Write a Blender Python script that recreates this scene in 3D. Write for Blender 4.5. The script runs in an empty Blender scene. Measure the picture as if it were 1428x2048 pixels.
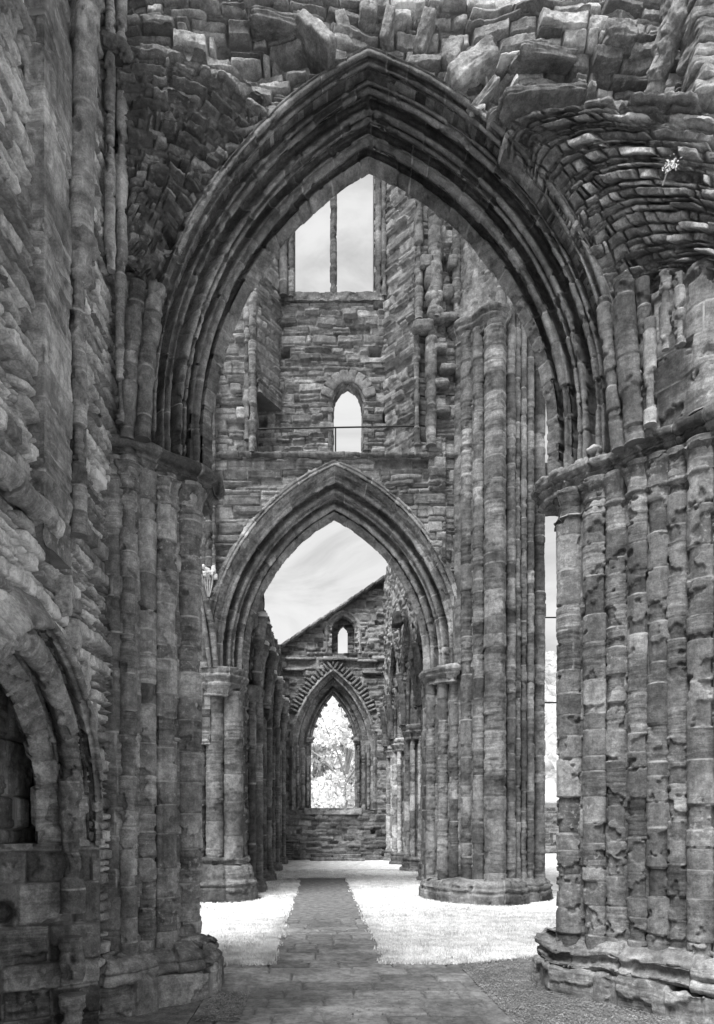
import bpy, math
import numpy as np

# ---------------------------------------------------------------- frame
H, F, CX, CY = 1.6, 1400.0, 640.0, 1645.0      # eye height, focal length (px), vanishing point
def at(px, py, Y):
    return np.array([(px - CX) / F * Y, Y, H + (CY - py) / F * Y])
def wx(px, Y): return (px - CX) / F * Y
def wz(py, Y): return H + (CY - py) / F * Y

scene = bpy.context.scene
COL = scene.collection

# ---------------------------------------------------------------- noise
def _h(ix, iy, iz, seed):
    h = (ix.astype(np.uint32) * np.uint32(374761393) + iy.astype(np.uint32) * np.uint32(668265263)
         + iz.astype(np.uint32) * np.uint32(2147483647) + np.uint32((seed * 974711 + 12345) & 0xffffffff))
    h = (h ^ (h >> np.uint32(13))) * np.uint32(1274126177)
    h = (h ^ (h >> np.uint32(16))) * np.uint32(2246822519)
    h = h ^ (h >> np.uint32(15))
    return h.astype(np.float64) / 4294967295.0

def vn(p, seed=0):
    f = np.floor(p); i = f.astype(np.int64); t = p - f
    t = t * t * (3 - 2 * t)
    x, y, z = i[..., 0], i[..., 1], i[..., 2]
    tx, ty, tz = t[..., 0], t[..., 1], t[..., 2]
    def c(a, b, d): return _h(x + a, y + b, z + d, seed)
    x00 = c(0,0,0) * (1-tx) + c(1,0,0) * tx
    x10 = c(0,1,0) * (1-tx) + c(1,1,0) * tx
    x01 = c(0,0,1) * (1-tx) + c(1,0,1) * tx
    x11 = c(0,1,1) * (1-tx) + c(1,1,1) * tx
    return (x00 * (1-ty) + x10 * ty) * (1-tz) + (x01 * (1-ty) + x11 * ty) * tz

def fbm(p, o=4, seed=0, g=0.5):
    s, a, n = 0.0, 1.0, 0.0
    for k in range(o):
        s = s + a * vn(p * (2.03 ** k) + 17.3 * k, seed + k); n += a; a *= g
    return s / n

def sstep(a, b, x):
    t = np.clip((x - a) / (b - a), 0, 1); return t * t * (3 - 2 * t)

# ---------------------------------------------------------------- masonry relief
BASE = dict(ch=.2, cv=.4, ln=.4, lv=.5, joint=.008, edge=.025, dep=.02, prot=.01, tilt=.0, er=.012, ef=5.0,
            warp=.02, wf=2.0, tone=.22, tv=.3, split=0.0, flake=0.0, sr=0.0, gap=0.0, rough=.004, holes=0.0)
def style(**k):
    d = dict(BASE); d.update(k); return d

ASHLAR = style(ch=.25, cv=.5, ln=60, joint=.008, edge=.008, dep=.010, prot=.0018, er=.006, ef=5.0, warp=.004, tv=.34, flake=.020, rough=.004, sr=.003)
PIERCORE = style(ch=.25, cv=.5, ln=.42, joint=.009, edge=.009, dep=.010, prot=.005, er=.007, warp=.004, tv=.34, flake=.016, rough=.004, sr=.004)
VOUSS = style(ch=.34, cv=.6, ln=60, joint=.009, edge=.010, dep=.014, prot=.003, er=.007, ef=7.0, warp=.003, tv=.30, rough=.004, flake=.012, sr=.0)
RUBBLE = style(ch=.085, cv=.7, ln=.23, lv=.75, joint=.017, edge=.010, dep=.035, gap=.05, prot=.034, tilt=.22, er=.010, ef=14, warp=.022, wf=2.8, tv=.6, split=.25, rough=.010, holes=.10, sr=.004)
WALLM = style(ch=.12, cv=.65, ln=.33, lv=.7, joint=.020, edge=.014, dep=.03, gap=.03, prot=.034, tilt=.15, er=.010, ef=9, warp=.035, wf=1.8, tv=.6, split=.3, rough=.008, holes=.09, sr=.006)

def masonry(U, V, P, st, seed):
    r = np.random.default_rng(seed + 1000)
    q = np.stack([U, V, np.zeros_like(U) + seed * 3.7], -1)
    w, wf = st['warp'], st['wf']
    U2 = U + w * 2 * (fbm(q * wf * np.array([1, 2.0, 1]), 2, seed + 1) - .5)
    V2 = V + w * 2 * (fbm(q * wf * np.array([1.2, .6, 1]) + 31, 3, seed + 2) - .5)
    v0, u0 = V2.min() - .3, U2.min() - 1.0
    nv = int((V2.max() - v0) / (st['ch'] * .6)) + 6
    hs = st['ch'] * np.clip(1 + st['cv'] * (r.random(nv) * 2 - 1), .3, 3)
    vb = np.concatenate([[0], np.cumsum(hs)])
    c = np.clip(np.searchsorted(vb, V2 - v0, 'right') - 1, 0, nv - 1)
    fv = V2 - v0 - vb[c]; dv = np.minimum(fv, hs[c] - fv)
    nu = int((U2.max() - u0) / (st['ln'] * .5)) + 8
    ws = st['ln'] * np.clip(1 + st['lv'] * (r.random((nv, nu)) * 2 - 1), .25, 3)
    ub = np.cumsum(ws, 1) - r.random((nv, 1)) * st['ln']
    if st['ln'] > 20: ub += 25
    BIG = 10000.0
    flat = (ub + np.arange(nv)[:, None] * BIG).ravel()
    k = np.searchsorted(flat, (U2 - u0) + c * BIG, 'right')
    j = np.clip(k - c * nu, 0, nu - 1)
    hi = ub[c, j]; lo = np.where(j > 0, ub[c, np.maximum(j - 1, 0)], hi - ws[c, j])
    uu = U2 - u0
    du = np.minimum(np.abs(uu - lo), np.abs(hi - uu))
    R = r.random((nv, nu, 8))
    rr = R[c, j]
    sp = rr[..., 0] < st['split']
    mid = hs[c] * (.35 + .3 * rr[..., 1])
    dv = np.where(sp, np.minimum(dv, np.abs(fv - mid)), dv)
    top = sp & (fv > mid)
    ra = np.where(top, rr[..., 2], rr[..., 3]); rb = np.where(top, rr[..., 4], rr[..., 5])
    e = st['edge'] * (.45 + .5 * rr[..., 6] + 2.6 * np.clip(vn(q * 3.1 + 5, seed + 41) - .55, 0, 1) ** 1.5)
    a = np.clip(1 - du / e, 0, 1); b = np.clip(1 - dv / e, 0, 1)
    qq = np.clip(np.sqrt(a * a + b * b), 0, 1)
    d = np.minimum(du, dv)
    jn = st['joint'] * (.45 + 1.1 * vn(q * 6.0, seed + 9))
    m = 1 - sstep(jn * .35, jn, d)
    pr = st['prot'] * (ra * 2 - 1) * (1 + 1.2 * (rr[..., 7] > .85))
    pr = pr - st['holes'] * (rr[..., 7] < .04)
    tl = st['tilt'] * ((rb - .5) * (fv - hs[c] * .5) + (rr[..., 1] - .5) * .4 * np.clip(uu - lo - .5 * ws[c, j], -.3, .3))
    h = (pr + tl) * (1 - m) - st['dep'] * qq ** 1.8 - st['gap'] * m
    h += st['er'] * 2 * (fbm(P * st['ef'], 4, seed + 21, .55) - .5)
    if st['sr'] > 0:      # bedding planes weathered out of some stones
        ti = (rr[..., 1] - .5) * .5
        bd = fbm(np.stack([P[..., 0] * 2, P[..., 1] * 2, (P[..., 2] + ti * (P[..., 0] + P[..., 1])) * 26], -1), 3, seed + 51, .6)
        h -= st['sr'] * 2 * sstep(.45, .75, bd) * sstep(.3, .8, rr[..., 2])
    h += st['rough'] * 2 * (fbm(P * 28.0, 2, seed + 27) - .5)
    tone = st['tone'] * (1 + st['tv'] * (rb * 2 - 1)) * (1 + .35 * st['tv'] * np.where(rr[..., 6] > .86, 1, 0) - .5 * st['tv'] * np.where(rr[..., 6] < .1, 1, 0))
    if st['flake'] > 0:
        f = fbm(P * np.array([3.4, 3.4, 4.2]) + rr[..., :3] * 5, 4, seed + 33, .55)
        s = sstep(.555, .567, f)
        h -= st['flake'] * s; tone = tone * (1 - .24 * s)
    return h, tone, np.stack([m, rr[..., 2]], -1)

# ---------------------------------------------------------------- mesh building
def thing(name, label, cat, loc=(0, 0, 0), group=None):
    o = bpy.data.objects.new(name, None); o.empty_display_size = .2
    COL.objects.link(o); o.location = loc
    o['label'] = label; o['category'] = cat
    if group: o['group'] = group
    return o

def tag(o, label=None, cat=None, group=None, kind=None):
    if label: o['label'] = label
    if cat: o['category'] = cat
    if group: o['group'] = group
    if kind: o['kind'] = kind
    return o

def emit(name, verts, faces, mat, parent=None, tone=None, mort=None, smooth=None, origin=None):
    """faces: (M,4) or (M,3) int array; one mesh object, vertices given in world space"""
    verts = np.asarray(verts, dtype=np.float64); faces = np.asarray(faces, dtype=np.int64)
    off = np.zeros(3)
    if parent is not None:
        q = parent
        while q is not None:
            off += np.array(q.location); q = q.parent
    if origin is not None: off = np.asarray(origin, float)
    v = verts - off
    me = bpy.data.meshes.new(name)
    k = faces.shape[1]
    me.vertices.add(len(v)); me.vertices.foreach_set('co', v.astype(np.float32).ravel())
    me.loops.add(faces.size); me.loops.foreach_set('vertex_index', faces.astype(np.int32).ravel())
    me.polygons.add(len(faces))
    me.polygons.foreach_set('loop_start', (np.arange(len(faces)) * k).astype(np.int32))
    sm = np.ones(len(faces), bool) if smooth is None else np.asarray(smooth)
    if sm.ndim == 0: sm = np.full(len(faces), bool(sm))
    me.polygons.foreach_set('use_smooth', sm)
    me.update(calc_edges=True)
    mort = None if mort is None else np.asarray(mort)
    if mort is not None and mort.ndim == 1: mort = np.stack([mort, np.full(len(mort), (len(v) * .37) % 1.0)], -1)
    for nm, arr in (('tone', tone), ('mort', None if mort is None else mort[:, 0]), ('rid', None if mort is None else mort[:, 1])):
        if arr is not None:
            at_ = me.attributes.new(nm, 'FLOAT', 'POINT'); at_.data.foreach_set('value', np.asarray(arr, np.float32).ravel())
    me.validate()
    me.materials.append(mat)
    o = bpy.data.objects.new(name, me); COL.objects.link(o)
    if parent is not None: o.parent = parent
    elif origin is not None: o.location = origin
    return o

CAM = np.array([0, 0, H])
def normals(P, closed=False):
    if closed:
        du = np.roll(P, -1, 0) - np.roll(P, 1, 0)
    else:
        du = np.gradient(P, axis=0)
    dv = np.gradient(P, axis=1)
    n = np.cross(du, dv); l = np.linalg.norm(n, axis=-1, keepdims=True)
    return n / np.maximum(l, 1e-9)

def surf(name, P, U, V, mat, parent=None, st=None, seed=1, mask=None, thick=None, closed=False,
         center=None, face=None, extra=None, caps=False, tmul=1.0):
    """grid P (n,m,3) -> relief mesh.  mask: cells kept; thick: vector to the back face."""
    n, m = P.shape[:2]
    N = normals(P, closed)
    if center is not None: ref = P - np.asarray(center)
    elif face is not None: ref = np.zeros_like(P) + np.asarray(face, float)
    else: ref = CAM - P
    if (N * ref).sum(-1).mean() < 0: N = -N
    if st is not None: h, tone, mo = masonry(U, V, P, st, seed)
    else: h = np.zeros((n, m)); tone = np.full((n, m), .22); mo = np.zeros((n, m, 2))
    if extra is not None: h = h + extra
    Q = P + N * h[..., None]
    tone = tone * tmul
    idx = np.arange(n * m).reshape(n, m)
    if closed:
        i2 = np.vstack([idx, idx[:1]])
    else: i2 = idx
    A = i2[:-1, :-1]; B = i2[1:, :-1]; C = i2[1:, 1:]; D = i2[:-1, 1:]
    M = np.ones(A.shape, bool) if mask is None else mask.copy()
    quads = np.stack([A[M], B[M], C[M], D[M]], -1)
    verts = [Q.reshape(-1, 3)]; faces = [quads]; tn = [tone.ravel()]; mm = [mo.reshape(-1, 2)]; sm = [np.ones(len(quads), bool)]
    base = n * m
    if thick is not None:
        tv = np.asarray(thick, float)
        Bk = P + tv
        Bk = Bk - N * (h * .5)[..., None] * 0
        verts.append(Bk.reshape(-1, 3)); faces.append(quads + base); tn.append(tone.ravel()); mm.append(mo.reshape(-1, 2)); sm.append(np.ones(len(quads), bool))
        base2 = 2 * n * m
        Mp = np.pad(M, 1)
        ev = []                                    # boundary edges (vertex pairs)
        x = Mp[1:-1, :-1] ^ Mp[1:-1, 1:]           # edges along axis0 at column j
        ii, jj = np.nonzero(x); ev.append(np.stack([i2[ii, jj], i2[ii + 1, jj]], -1))
        if not closed:
            y = Mp[:-1, 1:-1] ^ Mp[1:, 1:-1]
            ii, jj = np.nonzero(y); ev.append(np.stack([i2[ii, jj], i2[ii, jj + 1]], -1))
        E = np.concatenate(ev); Qf = Q.reshape(-1, 3); Bf = Bk.reshape(-1, 3)
        steps = 6
        ts = np.linspace(0, 1, steps + 1)
        L = [Qf[E[:, 0]] * (1 - t) + Bf[E[:, 0]] * t for t in ts]; R = [Qf[E[:, 1]] * (1 - t) + Bf[E[:, 1]] * t for t in ts]
        ne = len(E)
        tvv = (tone.ravel()[E[:, 0]])
        for k in range(steps):
            verts.append(np.concatenate([L[k], R[k], R[k+1], L[k+1]])); b0 = base2 + k * 4 * ne
            a = np.arange(ne)
            faces.append(np.stack([a, a + ne, a + 2 * ne, a + 3 * ne], -1) + b0)
            tn.append(np.tile(tvv, 4)); mm.append(np.zeros((4 * ne, 2))); sm.append(np.zeros(ne, bool))
    if caps and closed:
        nb = sum(len(v) for v in verts)
        for col in (0, m - 1):
            cpt = Q[:, col].mean(0)
            nb = sum(len(v) for v in verts)
            verts.append(cpt[None]); tn.append(tone[:1, col]); mm.append(np.zeros((1, 2)))
            a = idx[:, col]; b = np.roll(a, -1)
            faces.append(np.stack([a, b, np.full(n, nb), np.full(n, nb)], -1)); sm.append(np.zeros(n, bool))
    fa = np.concatenate(faces); vv = np.concatenate(verts)
    if caps and closed:
        # degenerate quads -> split into tris is avoided by nudging: use separate triangle object data
        quad = fa[fa[:, 2] != fa[:, 3]]; tri = fa[fa[:, 2] == fa[:, 3]][:, :3]
        # add mid-edge vertex to make quads
        mid = (vv[tri[:, 1]] + vv[tri[:, 2]]) / 2
        nb = len(vv); vv = np.concatenate([vv, mid])
        tri4 = np.stack([tri[:, 0], tri[:, 1], np.arange(nb, nb + len(tri)), tri[:, 2]], -1)
        fa = np.concatenate([quad, tri4]); tn.append(np.full(len(tri), tone.mean())); mm.append(np.zeros((len(tri), 2)))
        sm = [np.ones(len(quad), bool), np.zeros(len(tri), bool)]
    return emit(name, vv, fa, mat, parent, np.concatenate(tn), np.concatenate(mm), np.concatenate(sm))

def resample(path, step, closed=False, smooth=0):
    p = np.asarray(path, float)
    if closed: p = np.vstack([p, p[:1]])
    d = np.r_[0, np.cumsum(np.linalg.norm(np.diff(p, axis=0), axis=1))]
    n = max(int(d[-1] / step), 4)
    s = np.linspace(0, d[-1], n + 1)
    if closed: s = s[:-1]
    q = np.stack([np.interp(s, d, p[:, k]) for k in range(p.shape[1])], -1)
    for _ in range(smooth):
        if closed: q = (np.roll(q, 1, 0) + 2 * q + np.roll(q, -1, 0)) / 4
        else:
            q2 = q.copy(); q2[1:-1] = (q[:-2] + 2 * q[1:-1] + q[2:]) / 4; q = q2
    return q, s

def spline(pts, n=40):
    """Catmull-Rom through points"""
    p = np.asarray(pts, float); p = np.vstack([2 * p[0] - p[1], p, 2 * p[-1] - p[-2]])
    out = []
    k = len(p) - 3
    for i in range(k):
        t = np.linspace(0, 1, max(int(n / k), 3), endpoint=(i == k - 1))[:, None]
        a, b, c, d = p[i:i + 4]
        out.append(.5 * (2 * b + (c - a) * t + (2 * a - 5 * b + 4 * c - d) * t ** 2 + (3 * b - 3 * c + d - a) * t ** 3))
    return np.concatenate(out)

def shaft(name, cx, cy, r, z0, z1, mat, parent, res=.012, st=ASHLAR, seed=1, keel=0.0, kang=-1.57, tmul=1.0, taper=0.0, caps=True):
    n = max(int(2 * math.pi * r / res), 14); m = max(int((z1 - z0) / res), 3)
    th = np.linspace(0, 2 * math.pi, n, endpoint=False) + 1.57      # seam at the back
    z = np.linspace(z0, z1, m)
    rad = r * (1 + keel * np.exp(-((np.angle(np.exp(1j * (th - kang)))) / .22) ** 4))
    R = rad[:, None] * (1 - taper * (z - z0) / (z1 - z0))[None, :]
    P = np.stack([cx + R * np.cos(th)[:, None], cy + R * np.sin(th)[:, None], np.zeros_like(R) + z[None]], -1)
    U = np.zeros_like(R) + (np.linspace(0, 2 * math.pi * r, n))[:, None]; V = P[..., 2]
    c = np.zeros_like(P); c[..., 0] = cx; c[..., 1] = cy; c[..., 2] = P[..., 2]
    return surf(name, P, U, V, mat, parent, st, seed, closed=True, center=c, caps=caps, tmul=tmul)

def prism(name, path, z0, z1, mat, parent, res=.012, st=PIERCORE, seed=1, tmul=1.0, smooth=1):
    q, s = resample(path, res, True, smooth)
    m = max(int((z1 - z0) / res), 3); z = np.linspace(z0, z1, m)
    P = np.zeros((len(q), m, 3)); P[..., 0] = q[:, 0:1]; P[..., 1] = q[:, 1:2]; P[..., 2] = z
    U = np.zeros(P.shape[:2]) + s[:, None]; V = P[..., 2]
    c = np.zeros_like(P); c[..., :2] = q.mean(0); c[..., 2] = P[..., 2]
    return surf(name, P, U, V, mat, parent, st, seed, closed=True, center=c, caps=True, tmul=tmul)

def sweep(name, path, prof, mat, parent, res=.012, st=ASHLAR, seed=1, closed=True, smooth=3, tmul=1.0, wob=0.0):
    """plan path (outward = left-hand normal chosen away from centroid), prof [(offset, z), ...]"""
    q, s = resample(path, res, closed, smooth)
    if closed: t = np.roll(q, -1, 0) - np.roll(q, 1, 0)
    else: t = np.gradient(q, axis=0)
    t /= np.maximum(np.linalg.norm(t, axis=1, keepdims=True), 1e-9)
    nn = np.stack([t[:, 1], -t[:, 0]], -1)
    cen = q.mean(0)
    if ((q - cen) * nn).sum() < 0: nn = -nn
    pr, sv = resample(np.asarray(prof, float), res)
    if wob:
        w = wob * 2 * (fbm(np.stack([s * 3, s * 0, s * 0 + seed], -1), 3, seed) - .5)
    else: w = np.zeros(len(s))
    P = np.zeros((len(q), len(pr), 3))
    P[..., 0] = q[:, 0:1] + nn[:, 0:1] * pr[:, 0]; P[..., 1] = q[:, 1:2] + nn[:, 1:2] * pr[:, 0]; P[..., 2] = pr[:, 1] + w[:, None]
    U = np.zeros(P.shape[:2]) + sv[None]; V = np.zeros(P.shape[:2]) + s[:, None]
    c = np.zeros_like(P); c[..., :2] = cen; c[..., 2] = pr[:, 1].mean()
    return surf(name, P, U, V, mat, parent, st, seed, closed=closed, center=c, caps=closed, tmul=tmul)

def tube(name, pts, r, mat, parent, res=.012, st=ASHLAR, seed=1, tmul=1.0, sides=None, flat=0.0):
    """round moulding along a 3-D path; r a number or list along the path"""
    p = spline(pts, 60); p, s = resample(p, res)
    t = np.gradient(p, axis=0); t /= np.linalg.norm(t, axis=1, keepdims=True)
    up = np.array([0, 1.0, 0]); 
    if abs(t[:, 1]).mean() > .8: up = np.array([1.0, 0, 0])
    a = np.cross(t, up); a /= np.linalg.norm(a, axis=1, keepdims=True); b = np.cross(t, a)
    rr = np.interp(np.linspace(0, 1, len(p)), np.linspace(0, 1, len(np.atleast_1d(r))), np.atleast_1d(r))
    n = sides or max(int(2 * math.pi * rr.max() / res), 10)
    th = np.linspace(0, 2 * math.pi, n, endpoint=False)
    P = p[None] + rr[None, :, None] * (np.cos(th)[:, None, None] * a[None] + (1 - flat) * np.sin(th)[:, None, None] * b[None])
    U = np.zeros(P.shape[:2]) + np.linspace(0, 6.28 * rr.max(), n)[:, None]; V = np.zeros(P.shape[:2]) + s[None]
    return surf(name, P, U, V, mat, parent, st, seed, closed=True, center=np.broadcast_to(p[None], P.shape), caps=True, tmul=tmul)

# pointed arch ------------------------------------------------------------
def half_arc(xs, zs, xa, za, n):
    dx, dz = abs(xa - xs), za - zs
    R = (dx * dx + dz * dz) / (2 * dx); sg = 1 if xa > xs else -1
    a = np.linspace(0, math.atan2(dz, R - dx), n)
    return xs + sg * (R - R * np.cos(a)), zs + R * np.sin(a)

def arch_curve(o, A, ns):
    """A: dict l, r (springing abscissae), xa, za, zs, z0, kl, kr, kz: growth with offset o. returns (ns,2)"""
    l = A['l'] - A.get('kl', 1) * o; r = A['r'] + A.get('kr', 1) * o
    xa = A['xa'] + A.get('kx', 0) * o; za = A['za'] + A.get('kz', 1.15) * o
    n2 = ns // 2
    xl, zl = half_arc(l, A['zs'], xa, za, 80); xr, zr = half_arc(r, A['zs'], xa, za, 80)
    L = np.stack([np.r_[l, xl], np.r_[A['z0'], zl]], -1); Rr = np.stack([np.r_[r, xr], np.r_[A['z0'], zr]], -1)
    def rs(c):
        d = np.r_[0, np.cumsum(np.linalg.norm(np.diff(c, axis=0), axis=1))]
        s = np.linspace(0, d[-1], n2); return np.stack([np.interp(s, d, c[:, 0]), np.interp(s, d, c[:, 1])], -1), d[-1]
    a, la = rs(L); b, lb = rs(Rr)
    return np.concatenate([a, b[::-1][1:]]), la + lb

def moulding(items, step=.006):
    """items: ('f',w) flat, ('r',w,h) roll, ('h',w,d) hollow, ('s',dn) step -> w, n arrays"""
    w, n = [0.0], [0.0]; cw = cn = 0.0
    for it in items:
        if it[0] == 'f':
            k = max(int(it[1] / step), 1)
            for i in range(1, k + 1): w.append(cw + it[1] * i / k); n.append(cn)
            cw += it[1]
        elif it[0] in 'rh':
            k = max(int(1.5 * it[1] / step), 4)
            for i in range(1, k + 1):
                t = i / k; w.append(cw + it[1] * t)
                n.append(cn + (it[2] if it[0] == 'r' else -it[2]) * math.sqrt(max(1 - (2 * t - 1) ** 2, 0)))
            cw += it[1]
        elif it[0] == 's':
            cn += it[1]; w.append(cw + .002); n.append(cn)
    return np.array(w), np.array(n)

def in_arch(X, Z, A, o):
    """inside the arch curve with offset o"""
    l = A['l'] - A.get('kl', 1) * o; r = A['r'] + A.get('kr', 1) * o
    xa = A['xa'] + A.get('kx', 0) * o; za = A['za'] + A.get('kz', 1.15) * o
    def hl(xs):
        x, z = half_arc(xs, A['zs'], xa, za, 160); return z, x
    zl, xl = hl(l); zr, xr = hl(r)
    L = np.where(Z < A['zs'], l, np.interp(Z, zl, xl)); R = np.where(Z < A['zs'], r, np.interp(Z, zr, xr))
    return (X > L) & (X < R) & (Z < za)

def arch(parent, A, orders, mat, d0, d1, W, ns=500, axis='y', st=VOUSS, seed=1, tmul=1.0, step=.006, sgn=1, noise=None):
    """orders: list of (name, items). Profile runs from offset 0 at depth d0 to offset W at depth d1.
    axis 'y': arch in XZ plane, depth = Y.  axis 'x': arch in YZ plane, depth = X."""
    allw, alln, cut = [], [], []
    cw = 0.0
    for nm, items in orders:
        w, n = moulding(items, step)
        w = np.r_[w[0], w, w[-1]]; n = np.r_[n[0] - .09, n, n[-1] - .09]
        allw.append(w + cw); alln.append(n); cw += w[-1]
    L = cw
    dd = np.array([W, d1 - d0]); ln = np.linalg.norm(dd); dirv = dd / ln
    nrm = np.array([-dirv[1], dirv[0]])                  # in (offset, depth) plane
    want = np.array([-1.0, math.copysign(1.0, d1 - d0)])
    if nrm @ want < 0: nrm = -nrm
    obs = []
    for k, (nm, items) in enumerate(orders):
        w = allw[k] / L * ln; n = alln[k]
        off = w * dirv[0] + n * nrm[0]; dep = d0 + w * dirv[1] + n * nrm[1]
        cols = []; lens = []
        for o in off:
            c, l = arch_curve(o, A, ns); cols.append(c); lens.append(l)
        C = np.stack(cols, 1)                            # (ns-1, m, 2)
        P = np.zeros(C.shape[:2] + (3,))
        if axis == 'y': P[..., 0] = C[..., 0]; P[..., 1] = dep[None]
        else: P[..., 1] = C[..., 0]; P[..., 0] = dep[None]
        P[..., 2] = C[..., 1]
        s = np.linspace(0, np.mean(lens), C.shape[0])
        U = np.zeros(C.shape[:2]) + w[None]; V = np.zeros(C.shape[:2]) + s[:, None]
        f = None
        obs.append(surf(nm, P, U, V, mat, parent, st, seed + 7 * k, tmul=tmul))
    return obs

def blockmesh(sz, seed, res=8, rough=.12, pw=5.0, fine=0.0):
    """a worn squarish stone centred at the origin: superellipsoid with noise -> verts, quads"""
    n, m = res * 3, res * 2
    u = np.linspace(0, 2 * math.pi, n, endpoint=False); v = np.linspace(-math.pi / 2 + .02, math.pi / 2 - .02, m)
    uu, vv = np.meshgrid(u, v, indexing='ij')
    d = np.stack([np.cos(vv) * np.cos(uu), np.cos(vv) * np.sin(uu), np.sin(vv)], -1)
    rr = (np.abs(d) ** pw).sum(-1) ** (-1 / pw)
    P = d * rr[..., None]
    P = P * (1 + rough * 2 * (fbm(P * 1.6 + seed * 9.1, 3, seed) - .5))[..., None]
    P = P * np.asarray(sz) * .5
    if fine: P = P + d * (((fbm(P * 11 + seed, 5, seed + 3, .65) - .5) * 2.2 - .3 * sstep(.5, .7, fbm(P * np.array([3, 3, 30]) + seed, 2, seed))) * fine)[..., None]
    idx = np.arange(n * m).reshape(n, m); i2 = np.vstack([idx, idx[:1]])
    q = np.stack([i2[:-1, :-1], i2[1:, :-1], i2[1:, 1:], i2[:-1, 1:]], -1).reshape(-1, 4)
    return P.reshape(-1, 3), q

def rotm(ax, a):
    c, s = math.cos(a), math.sin(a)
    return {'x': np.array([[1,0,0],[0,c,-s],[0,s,c]]), 'y': np.array([[c,0,s],[0,1,0],[-s,0,c]]), 'z': np.array([[c,-s,0],[s,c,0],[0,0,1]])}[ax]

def stone(name, c, sz, mat, parent, seed=1, rot=(), tone=.22, rough=.12, res=8, pw=5.0, origin=None):
    v, q = blockmesh(sz, seed, res, rough, pw, min(sz) * .16)
    for ax, a in rot: v = v @ rotm(ax, a).T
    v = v + np.asarray(c)
    return emit(name, v, q, mat, parent, np.full(len(v), tone), np.zeros(len(v)), True, origin)

def grid_xy(a0, a1, b0, b1, res):
    a = np.linspace(a0, a1, int((a1 - a0) / res) + 1); b = np.linspace(b0, b1, int((b1 - b0) / res) + 1)
    return np.meshgrid(a, b, indexing='ij')
def cellmid(a): return (a[:-1, :-1] + a[1:, :-1] + a[1:, 1:] + a[:-1, 1:]) / 4

def wall_y(name, Y, x0, x1, z0, z1, res, mat, parent, st, seed, hole=None, thick=.7, extra=None, tmul=1.0):
    """vertical wall facing -Y. hole(X,Z)->bool cells removed; extra(X,Z)->relief"""
    X, Z = grid_xy(x0, x1, z0, z1, res)
    P = np.stack([X, np.zeros_like(X) + Y, Z], -1)
    mask = None
    if hole is not None: mask = ~hole(cellmid(X), cellmid(Z))
    return surf(name, P, X, Z, mat, parent, st, seed, mask=mask, thick=(0, thick, 0), face=(0, -1, 0),
                extra=None if extra is None else extra(X, Z), tmul=tmul)

def wall_x(name, Xc, y0, y1, z0, z1, res, mat, parent, st, seed, side=1, hole=None, thick=.7, extra=None, tmul=1.0):
    """vertical wall running in depth; side=+1 faces +X"""
    Yg, Z = grid_xy(y0, y1, z0, z1, res)
    P = np.stack([np.zeros_like(Yg) + Xc, Yg, Z], -1)
    mask = None
    if hole is not None: mask = ~hole(cellmid(Yg), cellmid(Z))
    return surf(name, P, Yg, Z, mat, parent, st, seed, mask=mask, thick=(-side * thick, 0, 0), face=(side, 0, 0),
                extra=None if extra is None else extra(Yg, Z), tmul=tmul)

# ---------------------------------------------------------------- materials (the photograph is monochrome)
def new_mat(name):
    m = bpy.data.materials.new(name); m.use_nodes = True
    nt = m.node_tree; b = nt.nodes['Principled BSDF']
    return m, nt, b
def nd(nt, t, **k):
    n = nt.nodes.new(t)
    for a, v in k.items():
        if a in n.inputs: n.inputs[a].default_value = v
        else: setattr(n, a, v)
    return n
def math_(nt, op, a, b=None, clamp=False):
    n = nt.nodes.new('ShaderNodeMath'); n.operation = op; n.use_clamp = clamp
    for i, x in enumerate((a, b)):
        if x is None: continue
        if isinstance(x, (int, float)): n.inputs[i].default_value = x
        else: nt.links.new(x, n.inputs[i])
    return n.outputs[0]
def maprange(nt, v, a, b, c, d, smooth=True):
    n = nt.nodes.new('ShaderNodeMapRange'); n.interpolation_type = 'SMOOTHSTEP' if smooth else 'LINEAR'
    nt.links.new(v, n.inputs[0])
    for i, x in enumerate((a, b, c, d)): n.inputs[i + 1].default_value = x
    return n.outputs[0]
def noise(nt, vec, scale, det=4, rough=.6, dist=0.0):
    n = nd(nt, 'ShaderNodeTexNoise', Scale=scale, Detail=det, Roughness=rough, Distortion=dist)
    nt.links.new(vec, n.inputs['Vector']); return n.outputs[0]

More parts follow.
